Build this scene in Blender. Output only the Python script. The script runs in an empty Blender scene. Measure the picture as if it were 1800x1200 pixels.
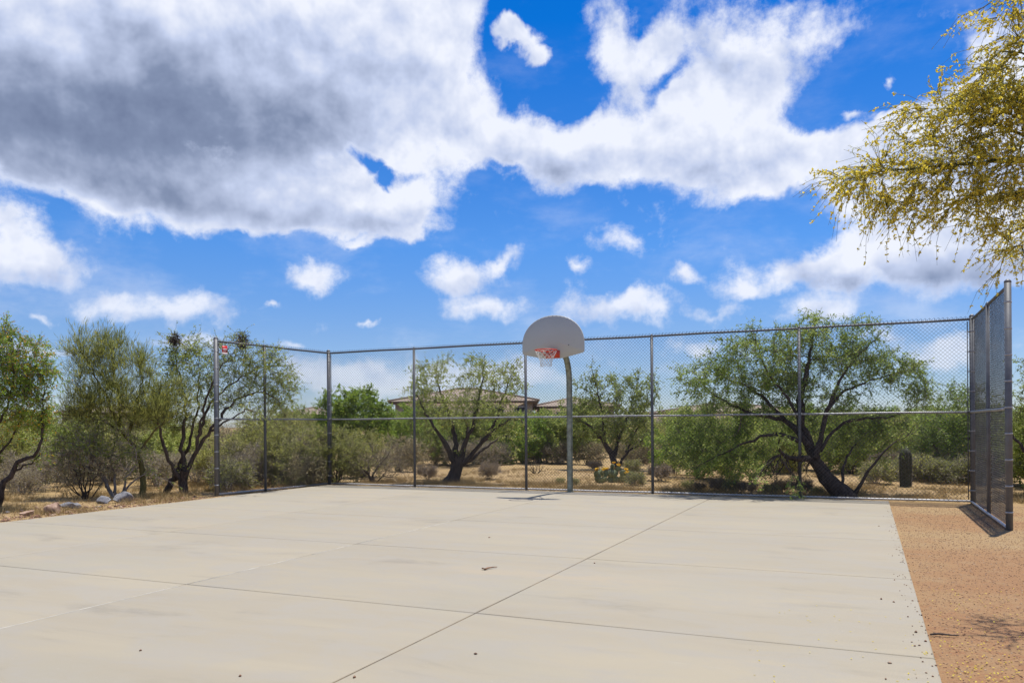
import bpy, math, random
import numpy as np
from mathutils import Matrix, Vector

rng = np.random.default_rng(7)
random.seed(7)
SC = bpy.context.scene
COL = SC.collection
R = math.radians

# ------------------------------------------------------------------ camera
F, CX, CY, EYE, ROLL = 1400.0, 900.0, 747.0, 1.5, R(0.42)
cam_d = bpy.data.cameras.new('camera')
cam = bpy.data.objects.new('camera', cam_d)
COL.objects.link(cam)
cam_d.sensor_width = 36.0
cam_d.lens = 36.0 * F / 1800.0
cam_d.shift_y = (CY - 600.0) / 1800.0
cam_d.clip_start = 0.05
cam_d.clip_end = 6000.0
cam.matrix_world = Matrix.Translation((0, 0, EYE)) @ Matrix.Rotation(R(90), 4, 'X') @ Matrix.Rotation(-ROLL, 4, 'Z')
SC.camera = cam

# ------------------------------------------------------------------ pixels <-> the place
def ray(px, py):
    dx, dy = px - CX, py - CY
    c, s = math.cos(ROLL), math.sin(ROLL)
    return np.array([(dx * c - dy * s) / F, 1.0, -(dx * s + dy * c) / F])
def G(px, py, z=0.0):                      # the ground point under a pixel
    r = ray(px, py)
    return r * ((z - EYE) / r[2]) + np.array([0, 0, EYE])
def P(px, py, Y):                          # the point of a pixel's ray at depth Y
    return ray(px, py) * Y + np.array([0, 0, EYE])
YAW = math.atan(622 / 1400.0)
VV = np.array([math.sin(YAW), math.cos(YAW), 0])      # court axis, away from the camera
UU = np.array([math.cos(YAW), -math.sin(YAW), 0])     # court axis, along the back fence
ORI = G(555, 853)
def C(u, v, z=0.0):
    return ORI + UU * u + VV * v + np.array([0, 0, z])
def toC(p):
    d = p - ORI
    return d @ UU, d @ VV

# ------------------------------------------------------------------ node helpers
def new_mat(name):
    m = bpy.data.materials.new(name); m.use_nodes = True
    nt = m.node_tree; nt.nodes.clear()
    return m, nt
def N(nt, t, **kw):
    n = nt.nodes.new(t)
    for k, v in kw.items():
        if k.startswith('i_'):
            n.inputs[k[2:]].default_value = v
        elif k.startswith('n_'):
            n.inputs[int(k[2:])].default_value = v
        else:
            setattr(n, k, v)
    return n
def L(nt, a, b): nt.links.new(a, b)
def math_n(nt, op, a, b=None, c=None, clamp=False):
    n = nt.nodes.new('ShaderNodeMath'); n.operation = op; n.use_clamp = clamp
    for i, x in enumerate((a, b, c)):
        if x is None: continue
        if isinstance(x, (int, float)): n.inputs[i].default_value = x
        else: nt.links.new(x, n.inputs[i])
    return n.outputs[0]
def mixc(nt, fac, a, b, mode='MIX'):
    n = nt.nodes.new('ShaderNodeMix'); n.data_type = 'RGBA'; n.blend_type = mode
    for s, x in ((n.inputs[0], fac), (n.inputs[6], a), (n.inputs[7], b)):
        if isinstance(x, (int, float)): s.default_value = x
        elif isinstance(x, tuple): s.default_value = (*x, 1) if len(x) == 3 else x
        else: nt.links.new(x, s)
    return n.outputs[2]
def maprange(nt, x, a, b, c=0.0, d=1.0, smooth=True):
    n = nt.nodes.new('ShaderNodeMapRange'); n.interpolation_type = 'SMOOTHSTEP' if smooth else 'LINEAR'
    nt.links.new(x, n.inputs[0])
    for i, val in enumerate((a, b, c, d)): n.inputs[1 + i].default_value = val
    return n.outputs[0]
def noise(nt, vec, scale, detail=4, rough=0.55, dist=0.0, dims='3D'):
    n = nt.nodes.new('ShaderNodeTexNoise'); n.noise_dimensions = dims
    n.inputs['Scale'].default_value = scale; n.inputs['Detail'].default_value = detail
    n.inputs['Roughness'].default_value = rough; n.inputs['Distortion'].default_value = dist
    if vec is not None: nt.links.new(vec, n.inputs['Vector'])
    return n.outputs[0]

def mapped(nt, vec, scale=(1, 1, 1), rot=(0, 0, 0), loc=(0, 0, 0)):
    m = N(nt, 'ShaderNodeMapping'); m.inputs['Scale'].default_value = scale; m.inputs['Rotation'].default_value = rot; m.inputs['Location'].default_value = loc
    L(nt, vec, m.inputs[0]); return m.outputs[0]

# ------------------------------------------------------------------ sky with clouds
SUNV = (UU * 0.09 + VV * 0.24 + np.array([0, 0, 1.0])); SUNV /= np.linalg.norm(SUNV)
SUN_EL = math.asin(SUNV[2]); SUN_AZ = math.atan2(SUNV[0], SUNV[1])
w = bpy.data.worlds.new('World'); SC.world = w; w.use_nodes = True
nt = w.node_tree; nt.nodes.clear()
out = N(nt, 'ShaderNodeOutputWorld'); bg = N(nt, 'ShaderNodeBackground')
L(nt, bg.outputs[0], out.inputs[0])
sky = N(nt, 'ShaderNodeTexSky', sky_type='NISHITA', sun_disc=False, sun_elevation=SUN_EL, sun_rotation=SUN_AZ,
        altitude=800.0, air_density=1.0, dust_density=0.3, ozone_density=3.0)
SKY_K = 0.1
tc = N(nt, 'ShaderNodeTexCoord')
sx = N(nt, 'ShaderNodeSeparateXYZ'); L(nt, tc.outputs['Generated'], sx.inputs[0])
az = math_n(nt, 'ARCTAN2', sx.outputs[0], sx.outputs[1])
el = math_n(nt, 'ARCSINE', sx.outputs[2])
# deep polarised blue: the clear sky's colour grade by height, the same all round
sr = N(nt, 'ShaderNodeValToRGB'); L(nt, maprange(nt, el, 0.0, 1.0, 0.0, 1.0, False), sr.inputs[0])
for k_, (p_, c_) in enumerate(((0.0, (.70, .76, .97)), (.11, (.60, .74, 1.0)), (.22, (.40, .78, 1.22)), (.47, (.02, .60, 1.30)), (.8, (.02, .56, 1.25)))):
    e_ = sr.color_ramp.elements[k_] if k_ < 2 else sr.color_ramp.elements.new(p_)
    e_.position = p_; e_.color = (*[min(1.0, c / 1.3) for c in c_], 1)
clear = mixc(nt, 1.0, sky.outputs[0], sr.outputs[0], 'MULTIPLY')
cs2 = N(nt, 'ShaderNodeVectorMath', operation='SCALE'); L(nt, clear, cs2.inputs[0]); cs2.inputs['Scale'].default_value = 1.3 * 1.10
cmb = N(nt, 'ShaderNodeCombineXYZ'); L(nt, az, cmb.inputs[0]); L(nt, el, cmb.inputs[1])
ae0 = cmb.outputs[0]
# warp the angles so that no outline stays an ellipse
def warp(vec, scale, amp, detail):
    n = nt.nodes.new('ShaderNodeTexNoise'); n.inputs['Scale'].default_value = scale; n.inputs['Detail'].default_value = detail
    n.inputs['Roughness'].default_value = 0.6
    L(nt, vec, n.inputs['Vector'])
    s = N(nt, 'ShaderNodeVectorMath', operation='SUBTRACT'); L(nt, n.outputs[1], s.inputs[0]); s.inputs[1].default_value = (.5, .5, .5)
    m = N(nt, 'ShaderNodeVectorMath', operation='MULTIPLY_ADD'); L(nt, s.outputs[0], m.inputs[0])
    m.inputs[1].default_value = (amp, amp, 0); L(nt, vec, m.inputs[2])
    return m.outputs[0]
ae1 = warp(ae0, 8.0, 0.07, 2.0)
ae = warp(ae1, 24.0, 0.034, 4.0)
ae2 = warp(ae0, 5.0, 0.03, 1.0)
def blob_sum(vec, blobs, acc=None):
    for (px, py, rx, ry, rot, s) in blobs:
        d = ray(px, py); d = d / np.linalg.norm(d)
        a0, e0 = math.atan2(d[0], d[1]), math.asin(d[2])
        k = math.cos(a0) ** 1.5
        mp = N(nt, 'ShaderNodeMapping', vector_type='TEXTURE')
        mp.inputs['Location'].default_value = (a0, e0, 0)
        mp.inputs['Rotation'].default_value = (0, 0, R(rot))
        mp.inputs['Scale'].default_value = (rx / F * k, ry / F * k, 1)
        L(nt, vec, mp.inputs['Vector'])
        g = N(nt, 'ShaderNodeTexGradient', gradient_type='SPHERICAL'); L(nt, mp.outputs[0], g.inputs[0])
        acc = math_n(nt, 'MULTIPLY_ADD', g.outputs['Fac'], s, acc if acc is not None else 0.0)
    return acc
CLOUDS = [  # px, py, rx, ry, tilt, strength : where the clouds of this sky stand
 (250, 110, 620, 300, 0, 1.6), (640, 110, 330, 260, 0, 1.3), (60, 180, 330, 190, 0, 1.0), (800, 30, 110, 90, 0, .8),
 (470, 345, 360, 85, -2, 1.2), (715, 345, 110, 90, 20, .8), (180, 320, 200, 60, -12, .7), (420, 395, 80, 25, 0, .5), (640, 395, 190, 30, 0, .7),
 (850, 180, 130, 130, -30, .9), (980, 255, 200, 85, 3, 1.0), (1150, 240, 190, 95, 0, 1.0), (1290, 250, 190, 120, -10, 1.0),
 (1330, 330, 120, 50, 0, .6), (1080, 90, 130, 90, 10, .72), (1200, 60, 170, 120, 0, .68), (1370, 70, 190, 110, 10, .72),
 (1290, 160, 160, 70, 0, .5), (1460, 270, 260, 90, 4, 1.0), (1640, 240, 240, 110, 15, 1.1), (1770, 150, 150, 160, 30, 1.0),
 (1600, 350, 230, 60, 0, .9), (1680, 390, 300, 110, 0, .8), (1800, 330, 220, 160, 0, 1.0), (928, 85, 70, 42, -40, 1.5), (900, 62, 34, 20, 0, 1.2), (950, 120, 30, 20, 0, .9), (1570, 130, 40, 22, 30, 1.2), (1575, 205, 34, 20, 10, 1.1), (1500, 195, 40, 16, 0, .8), (1000, 275, 260, 60, 0, .5),
 (1440, 475, 230, 62, 4, .9), (1620, 470, 270, 85, 0, 1.0), (1760, 440, 220, 110, 0, 1.0), (1330, 515, 60, 25, 0, .6),
 (810, 488, 105, 50, 0, .95), (890, 455, 60, 26, 20, .6), (855, 548, 105, 32, 0, .85), (1085, 425, 70, 42, -20, .85),
 (1015, 452, 32, 20, -30, .7), (560, 497, 65, 32, 15, .8), (1090, 543, 165, 48, 0, 1.0), (1252, 551, 70, 22, 0, .7),
 (1215, 473, 42, 30, 0, .8), (195, 532, 80, 36, 0, .95), (322, 533, 115, 42, -8, 1.0), (45, 462, 140, 62, 0, 1.1), (15, 385, 95, 50, 0, .9),
 (650, 562, 28, 11, 0, .75), (465, 551, 34, 13, 0, .75), (90, 558, 36, 12, 0, .75), (625, 428, 44, 17, 0, .8), (510, 603, 36, 12, 0, .7),
 (600, 655, 190, 50, 0, .85), (740, 670, 230, 50, 0, .8), (920, 650, 170, 45, 0, .75), (1660, 625, 110, 45, 0, .9), (1440, 553, 90, 30, 0, .8),
 (90, 615, 110, 30, 0, .8), (330, 590, 90, 22, 0, .8), (1230, 610, 130, 30, 0, .6), (1560, 150, 36, 22, 20, .5), (1530, 600, 90, 25, 0, .5),
 (905, 105, 130, 115, 20, -1.2), (662, 285, 58, 26, -35, -1.1), (695, 312, 60, 20, 15, -1.1), (1010, 175, 80, 26, 10, -.8), (1545, 150, 160, 95, 15, -.9), (1195, 130, 60, 22, 30, -.45), (1130, 20, 40, 60, 0, -.5), (890, 300, 60, 14, 0, -.4), (1420, 215, 70, 30, 0, -.6), (1360, 375, 160, 40, -8, -.5)]
field = blob_sum(ae, CLOUDS)
# beyond the frame the same kind of broken cloud goes on all round
gen = noise(nt, tc.outputs['Generated'], 2.6, 5, 0.58)
gen = maprange(nt, gen, 0.47, 0.62, 0.0, 1.0)
absaz = math_n(nt, 'ABSOLUTE', az)
beyond = math_n(nt, 'MAXIMUM', maprange(nt, absaz, R(35), R(44)), maprange(nt, el, R(28), R(34)))
field = math_n(nt, 'MULTIPLY_ADD', gen, beyond, field)
fine = noise(nt, ae2, 18.0, 8, 0.65)
edge = math_n(nt, 'MULTIPLY_ADD', math_n(nt, 'SUBTRACT', fine, 0.5), 1.75, field)
alpha = maprange(nt, edge, 0.12, 0.80)
veil = noise(nt, mapped(nt, ae2, (0.7, 1.6, 1)), 7.0, 7, 0.6)
veil = math_n(nt, 'MULTIPLY', maprange(nt, veil, 0.46, 0.74, 0.0, 0.42), maprange(nt, el, R(3), R(20), 1.0, 0.35))
alpha = math_n(nt, 'MAXIMUM', alpha, math_n(nt, 'MULTIPLY_ADD', alpha, math_n(nt, 'SUBTRACT', 1.0, veil), veil))
# relief: sunlit from above, greyer beneath
sh = N(nt, 'ShaderNodeVectorMath', operation='ADD'); L(nt, ae2, sh.inputs[0]); sh.inputs[1].default_value = (0.008, 0.022, 0)
r1 = noise(nt, ae2, 13.0, 4, 0.55); r2 = noise(nt, sh.outputs[0], 13.0, 4, 0.55)
relief = math_n(nt, 'SUBTRACT', r1, r2)
DARK = [(220, 185, 560, 200, 2, .74), (90, 230, 480, 150, 0, .35), (520, 190, 260, 160, 0, .3), (420, 365, 340, 50, -4, .5), (690, 385, 220, 34, 0, .3), (700, 120, 250, 150, 0, .2),
        (980, 292, 220, 40, 4, .42), (1240, 120, 240, 90, 0, .25), (1620, 505, 320, 70, 0, .4), (1750, 440, 220, 110, 0, .28), (1300, 290, 220, 50, 0, .3),
        (60, 500, 170, 36, 0, .5), (320, 552, 130, 20, 0, .35), (190, 550, 80, 16, 0, .3), (1090, 570, 180, 26, 0, .35), (820, 515, 120, 30, 0, .35), (855, 562, 90, 16, 0, .3), (1690, 310, 300, 80, 0, .3), (1450, 510, 200, 30, 0, .3)]
dark = blob_sum(ae1, DARK)
dark = math_n(nt, 'MULTIPLY_ADD', beyond, math_n(nt, 'MULTIPLY', gen, 0.3), dark)
dark = math_n(nt, 'MULTIPLY', dark, maprange(nt, r1, 0.25, 0.75, 1.10, 0.88, smooth=False))
dark = math_n(nt, 'MULTIPLY', dark, maprange(nt, edge, 0.35, 1.1, 0.25, 1.0))
lum = math_n(nt, 'MULTIPLY_ADD', math_n(nt, 'MULTIPLY', relief, maprange(nt, dark, 0.1, 0.7, 1.1, 0.7)), 1.0, math_n(nt, 'MULTIPLY_ADD', dark, -0.92, 0.97))
cr = N(nt, 'ShaderNodeValToRGB'); L(nt, lum, cr.inputs[0])
els = cr.color_ramp.elements
els[0].position = 0.0; els[0].color = (0.13, 0.165, 0.27, 1)
els[1].position = 1.0; els[1].color = (0.83, 0.86, 0.95, 1)
e = els.new(0.3); e.color = (0.22, 0.27, 0.40, 1)
e = els.new(0.7); e.color = (0.53, 0.60, 0.79, 1)
cscale = N(nt, 'ShaderNodeVectorMath', operation='SCALE'); L(nt, cr.outputs[0], cscale.inputs[0]); cscale.inputs['Scale'].default_value = 1.0 / SKY_K
haze_a = math_n(nt, 'MULTIPLY', alpha, maprange(nt, el, 0.02, 0.2, 0.6, 0.97))
colr = mixc(nt, haze_a, cs2.outputs[0], cscale.outputs[0])
L(nt, colr, bg.inputs[0]); bg.inputs[1].default_value = SKY_K * 0.88
w.cycles.sampling_method = 'MANUAL'; w.cycles.sample_map_resolution = 512

# ------------------------------------------------------------------ sun, exposure
sd = bpy.data.lights.new('sun', 'SUN'); so = bpy.data.objects.new('sun', sd); COL.objects.link(so)
sd.energy = 5.0; sd.angle = R(0.53); sd.color = (1.0, 0.955, 0.88)
so.rotation_euler = Vector(-SUNV).to_track_quat('-Z', 'Y').to_euler()
so.location = (0, 0, 30)
vs = SC.view_settings
vs.view_transform = 'Standard'; vs.look = 'None'; vs.gamma = 1.0; vs.exposure = 0.30; vs.use_curve_mapping = False
SC.cycles.use_denoising = True
SC.cycles.max_bounces = 9; SC.cycles.diffuse_bounces = 6; SC.cycles.transmission_bounces = 4; SC.cycles.glossy_bounces = 2; SC.cycles.transparent_max_bounces = 8

# ------------------------------------------------------------------ mesh helpers
def mesh_np(name, verts, faces, attr=None, smooth=False):
    """verts (n,3); faces: list of (m,k) int arrays"""
    me = bpy.data.meshes.new(name)
    verts = np.asarray(verts, dtype=np.float32)
    if not isinstance(faces, (list, tuple)): faces = [faces]
    faces = [np.asarray(f, dtype=np.int32) for f in faces if len(f)]
    me.vertices.add(len(verts)); me.vertices.foreach_set('co', verts.ravel())
    nl = sum(f.size for f in faces); npoly = sum(len(f) for f in faces)
    me.loops.add(nl); me.polygons.add(npoly)
    me.loops.foreach_set('vertex_index', np.concatenate([f.ravel() for f in faces]))
    tot = np.concatenate([np.full(len(f), f.shape[1], dtype=np.int32) for f in faces])
    st = np.concatenate([[0], np.cumsum(tot)[:-1]]).astype(np.int32)
    me.polygons.foreach_set('loop_start', st)
    me.polygons.foreach_set('loop_total', tot)
    if smooth: me.polygons.foreach_set('use_smooth', np.ones(npoly, dtype=bool))
    if attr is not None:
        a = me.attributes.new('rnd', 'FLOAT', 'POINT'); a.data.foreach_set('value', np.asarray(attr, dtype=np.float32))
    me.update(calc_edges=True)
    return me
def obj(name, me, mat, parent=None, loc=None):
    o = bpy.data.objects.new(name, me); COL.objects.link(o)
    if mat is not None and me is not None and not me.materials: me.materials.append(mat)
    if parent is not None: o.parent = parent
    if loc is not None: o.location = loc
    return o
def tag(o, label=None, cat=None, group=None, kind=None):
    if label: o['label'] = label
    if cat: o['category'] = cat
    if group: o['group'] = group
    if kind: o['kind'] = kind
    return o
def thing(name, label, cat, loc=(0, 0, 0), rz=0.0, group=None):
    o = bpy.data.objects.new(name, None); COL.objects.link(o)
    o.location = loc; o.rotation_euler = (0, 0, rz); o.empty_display_size = 0.2
    return tag(o, label, cat, group)
def copy_tree(o, parent=None):
    c = o.copy(); COL.objects.link(c); c.parent = parent
    for ch in list(o.children): copy_tree(ch, c)
    return c
class MB:
    """collects boxes and tubes into one mesh"""
    def __init__(s): s.v = []; s.f4 = []; s.f3 = []; s.n = 0
    def add(s, v, f4=(), f3=()):
        v = np.asarray(v, float); s.v.append(v)
        if len(f4): s.f4.append(np.asarray(f4) + s.n)
        if len(f3): s.f3.append(np.asarray(f3) + s.n)
        s.n += len(v)
    def box(s, lo, hi):
        x0, y0, z0 = lo; x1, y1, z1 = hi
        s.add([(x0,y0,z0),(x1,y0,z0),(x1,y1,z0),(x0,y1,z0),(x0,y0,z1),(x1,y0,z1),(x1,y1,z1),(x0,y1,z1)],
              [(0,3,2,1),(4,5,6,7),(0,1,5,4),(1,2,6,5),(2,3,7,6),(3,0,4,7)])
    def tube(s, pts, rad, k=8, cap=True):
        v, f = tube_np(np.asarray(pts, float), np.broadcast_to(np.asarray(rad, float), (len(pts),)), k)
        n = s.n; m = len(pts)
        s.add(v, f)
        if cap:
            c0 = s.n; s.add([pts[0], pts[-1]])
            a = [(c0, n + (j + 1) % k, n + j) for j in range(k)]
            b = [(c0 + 1, n + (m - 1) * k + j, n + (m - 1) * k + (j + 1) % k) for j in range(k)]
            s.f3.append(np.array(a + b))
    def mesh(s, name, smooth=False):
        fs = []
        if s.f4: fs.append(np.concatenate(s.f4))
        if s.f3: fs.append(np.concatenate(s.f3))
        return mesh_np(name, np.concatenate(s.v), fs, smooth=smooth)
    def build(s, name, mat, parent=None, smooth=False, loc=None):
        return obj(name, s.mesh(name, smooth), mat, parent, loc)
def tube_np(pts, rad, k):
    m = len(pts)
    t = np.gradient(pts, axis=0); t /= np.linalg.norm(t, axis=1)[:, None] + 1e-9
    ref = np.array([0, 0, 1.0]) if abs(t[0, 2]) < 0.9 else np.array([1.0, 0, 0])
    nrm = np.cross(t[0], ref); nrm /= np.linalg.norm(nrm)
    rings = []
    ang = np.arange(k) * 2 * math.pi / k
    for i in range(m):
        nrm = nrm - t[i] * (nrm @ t[i]); nrm /= np.linalg.norm(nrm) + 1e-9
        b = np.cross(t[i], nrm)
        rings.append(pts[i] + rad[i] * (np.cos(ang)[:, None] * nrm + np.sin(ang)[:, None] * b))
    v = np.concatenate(rings)
    i = np.arange(m - 1)[:, None] * k; j = np.arange(k)[None, :]
    jn = (j + 1) % k
    f = np.stack([i + j, i + jn, i + k + jn, i + k + j], axis=-1).reshape(-1, 4)
    return v, f
def prisms(A, B, ra, rb):
    """many thin 3-sided sticks at once"""
    n = len(A); d = B - A; d = d / (np.linalg.norm(d, axis=1)[:, None] + 1e-9)
    ref = np.where(np.abs(d[:, 2:3]) < 0.9, np.array([[0, 0, 1.0]]), np.array([[1.0, 0, 0]]))
    a = np.cross(d, ref); a /= np.linalg.norm(a, axis=1)[:, None] + 1e-9
    b = np.cross(d, a)
    vs_ = []
    for P0, r in ((A, ra), (B, rb)):
        r = np.broadcast_to(np.asarray(r, float), (n,))[:, None]
        for q in range(3):
            an = q * 2 * math.pi / 3
            vs_.append(P0 + r * (math.cos(an) * a + math.sin(an) * b))
    v = np.stack(vs_, axis=1).reshape(-1, 3)
    base = np.arange(n)[:, None] * 6
    f = np.concatenate([base + np.array([[q, (q + 1) % 3, 3 + (q + 1) % 3, 3 + q]]) for q in range(3)])
    return v, f
def unit(v): return v / (np.linalg.norm(v, axis=-1, keepdims=True) + 1e-9)
def rdir(n): return unit(rng.normal(size=(n, 3)))

# ------------------------------------------------------------------ materials
def principled(nt, **kw):
    o = N(nt, 'ShaderNodeOutputMaterial'); b = N(nt, 'ShaderNodeBsdfPrincipled')
    for k, v in kw.items(): b.inputs[k.replace('_', ' ')].default_value = v
    L(nt, b.outputs[0], o.inputs[0]); return b
def bump(nt, h, strength, dist, b):
    n = N(nt, 'ShaderNodeBump'); n.inputs['Strength'].default_value = strength; n.inputs['Distance'].default_value = dist
    L(nt, h, n.inputs['Height']); L(nt, n.outputs[0], b.inputs['Normal'])
def geo_pos(nt):
    return N(nt, 'ShaderNodeNewGeometry').outputs['Position']
def mat_simple(name, col, rough=0.6, metal=0.0, var=0.15, scale=8.0, bumpd=0.0, bscale=60.0, var_col=None):
    m, nt = new_mat(name); b = principled(nt, Roughness=rough, Metallic=metal)
    p = N(nt, 'ShaderNodeTexCoord').outputs['Object']
    n1 = noise(nt, p, scale, 5, 0.6)
    c2 = var_col or tuple(max(0, c * (1 - 2 * var)) for c in col)
    c1 = tuple(min(1, c * (1 + var)) for c in col)
    L(nt, mixc(nt, maprange(nt, n1, 0.3, 0.7), c1, c2), b.inputs['Base Color'])
    if bumpd: bump(nt, noise(nt, p, bscale, 4, 0.6), 1.0, bumpd, b)
    return m
def mat_leaf(name, stops, trans=0.35, rough=0.55):
    m, nt = new_mat(name)
    o = N(nt, 'ShaderNodeOutputMaterial')
    at = N(nt, 'ShaderNodeAttribute', attribute_name='rnd')
    oi = N(nt, 'ShaderNodeObjectInfo')
    p = geo_pos(nt)
    x = math_n(nt, 'MULTIPLY_ADD', noise(nt, p, 1.3, 2, 0.5), 0.7, math_n(nt, 'MULTIPLY_ADD', at.outputs['Fac'], 0.6, -0.2))
    x = math_n(nt, 'MULTIPLY_ADD', oi.outputs['Random'], 0.24, math_n(nt, 'ADD', x, -0.12))
    cr = N(nt, 'ShaderNodeValToRGB'); L(nt, x, cr.inputs[0]); els = cr.color_ramp.elements
    els[0].position = 0.1; els[0].color = (*stops[0], 1); els[1].position = 0.9; els[1].color = (*stops[-1], 1)
    for i, c in enumerate(stops[1:-1]):
        e = els.new(0.1 + 0.8 * (i + 1) / (len(stops) - 1)); e.color = (*c, 1)
    b = N(nt, 'ShaderNodeBsdfPrincipled'); b.inputs['Roughness'].default_value = rough; b.inputs['Specular IOR Level'].default_value = 0.3
    t = N(nt, 'ShaderNodeBsdfTranslucent'); mx = N(nt, 'ShaderNodeMixShader'); mx.inputs[0].default_value = trans
    L(nt, cr.outputs[0], b.inputs['Base Color'])
    L(nt, mixc(nt, 0.5, cr.outputs[0], (1.0, 1.0, 0.3), 'MULTIPLY'), t.inputs[0])
    L(nt, cr.outputs[0], t.inputs[0])
    L(nt, b.outputs[0], mx.inputs[1]); L(nt, t.outputs[0], mx.inputs[2]); L(nt, mx.outputs[0], o.inputs[0])
    return m
def mat_bark(name, c1, c2, scale=9.0):
    m, nt = new_mat(name); b = principled(nt, Roughness=0.9)
    p = N(nt, 'ShaderNodeTexCoord').outputs['Object']
    q = mapped(nt, p, (1, 1, 0.25))
    n1 = noise(nt, q, scale * 3, 6, 0.7); n2 = noise(nt, p, 2.0, 3)
    f = math_n(nt, 'MULTIPLY_ADD', n1, 0.7, math_n(nt, 'MULTIPLY', n2, 0.3))
    L(nt, mixc(nt, maprange(nt, f, 0.35, 0.65), c1, c2), b.inputs['Base Color'])
    bump(nt, n1, 1.0, 0.02, b)
    return m

M = {}
M['galv'] = mat_simple('galvanised_steel', (0.125, 0.13, 0.14), 0.55, 0.25, 0.12, 4.0, 0.0006, 90)
M['galv_bright'] = mat_simple('bright_galvanised_pipe', (0.36, 0.365, 0.375), 0.5, 0.25, 0.15, 10.0)
M['pipe_pale'] = mat_simple('sunlit_pale_pipe', (0.55, 0.55, 0.55), 0.5, 0.1, 0.1, 6.0)  # bottom rail's brightness in the sun put into its base colour
M['wire'] = mat_simple('galvanised_wire', (0.065, 0.067, 0.072), 0.6, 0.15, 0.25, 3.0)
M['pole'] = mat_simple('weathered_pole_steel', (0.23, 0.245, 0.20), 0.48, 0.6, 0.3, 9.0, 0.0008, 60, var_col=(0.16, 0.165, 0.13))
M['board'] = mat_simple('backboard_paint', (0.43, 0.43, 0.40), 0.45, 0.0, 0.02, 2.0, var_col=(0.415, 0.415, 0.385))
M['rim'] = mat_simple('orange_red_rim_paint', (0.62, 0.055, 0.02), 0.4, 0.0, 0.15, 14.0)
M['net'] = mat_simple('white_net_cord', (0.72, 0.70, 0.64), 0.85, 0.0, 0.1, 20.0)
M['signred'] = mat_simple('red_sign_paint', (0.5, 0.02, 0.02), 0.5, 0.0, 0.1, 6.0)
M['signwhite'] = mat_simple('white_sign_lettering', (0.7, 0.6, 0.6), 0.5, 0.0, 0.05, 6.0)
M['bark'] = mat_bark('mesquite_bark', (0.016, 0.012, 0.010), (0.085, 0.06, 0.048))
M['twig_brown'] = mat_bark('mesquite_twig_bark', (0.11, 0.085, 0.065), (0.27, 0.22, 0.175))
M['bark_green'] = mat_bark('palo_verde_bark', (0.07, 0.062, 0.018), (0.15, 0.13, 0.04))
M['bark_grey'] = mat_bark('grey_dead_wood', (0.12, 0.095, 0.085), (0.40, 0.35, 0.32))
M['bark_brown'] = mat_bark('brown_branch_bark', (0.03, 0.022, 0.018), (0.12, 0.085, 0.065))
M['mesquite'] = mat_leaf('mesquite_leaf', [(0.163, 0.215, 0.045), (0.281, 0.347, 0.071), (0.429, 0.481, 0.110), (0.592, 0.584, 0.193)], 0.45)
M['mesq_dark'] = mat_leaf('dark_mesquite_leaf', [(0.134, 0.205, 0.040), (0.234, 0.327, 0.064), (0.368, 0.455, 0.100), (0.569, 0.577, 0.171)], 0.45)
M['bright'] = mat_leaf('bright_green_leaf', [(0.123, 0.200, 0.020), (0.202, 0.315, 0.030), (0.302, 0.410, 0.050), (0.426, 0.483, 0.080)], 0.45)
M['verde'] = mat_leaf('palo_verde_twig_green', [(0.220, 0.244, 0.052), (0.347, 0.373, 0.091), (0.464, 0.476, 0.129), (0.592, 0.567, 0.206)], 0.4)
M['olive'] = mat_leaf('olive_shrub_leaf', [(0.198, 0.222, 0.052), (0.327, 0.347, 0.077), (0.482, 0.473, 0.122), (0.651, 0.612, 0.193)], 0.4)
M['grey_leaf'] = mat_leaf('grey_brown_dry_leaf', [(0.216, 0.184, 0.081), (0.317, 0.268, 0.128), (0.432, 0.369, 0.189), (0.577, 0.495, 0.284)], 0.3)
M['straw'] = mat_leaf('dry_straw', [(0.192, 0.138, 0.060), (0.336, 0.240, 0.102), (0.480, 0.348, 0.156), (0.600, 0.468, 0.252)], 0.2)
M['yellow'] = mat_leaf('yellow_blossom', [(0.64, 0.50, 0.035), (0.74, 0.61, 0.06), (0.80, 0.70, 0.14)], 0.5)
M['orange'] = mat_leaf('orange_yellow_blossom', [(0.62, 0.32, 0.02), (0.74, 0.46, 0.04), (0.78, 0.56, 0.08)], 0.45)
M['twig_green'] = mat_bark('green_twig_bark', (0.06, 0.062, 0.018), (0.14, 0.14, 0.045))
M['pad'] = mat_simple('prickly_pear_skin', (0.19, 0.22, 0.10), 0.6, 0.0, 0.25, 9.0, 0.002, 70)
M['cactus'] = mat_simple('dark_cactus_skin', (0.05, 0.055, 0.03), 0.8, 0.0, 0.3, 14.0, 0.004, 60)
M['rock_tan'] = mat_simple('tan_rock', (0.34, 0.235, 0.17), 0.9, 0.0, 0.2, 7.0, 0.012, 22, var_col=(0.22, 0.13, 0.09))
M['rock_grey'] = mat_simple('grey_rock', (0.22, 0.215, 0.215), 0.9, 0.0, 0.2, 7.0, 0.012, 22, var_col=(0.13, 0.13, 0.15))
M['stucco'] = mat_simple('tan_stucco', (0.36, 0.29, 0.23), 0.95, 0.0, 0.06, 3.0, 0.003, 50)
M['pale'] = mat_simple('pale_plaster', (0.62, 0.58, 0.52), 0.9, 0.0, 0.06, 3.0)
M['shade_glass'] = mat_simple('window_glass', (0.05, 0.055, 0.06), 0.15, 0.0, 0.1, 3.0)
M['fascia'] = mat_simple('dark_brown_fascia', (0.09, 0.065, 0.05), 0.8, 0.0, 0.1, 3.0)
M['wood_bit'] = mat_simple('dry_brown_wood', (0.24, 0.13, 0.07), 0.85, 0.0, 0.25, 30.0)

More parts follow.
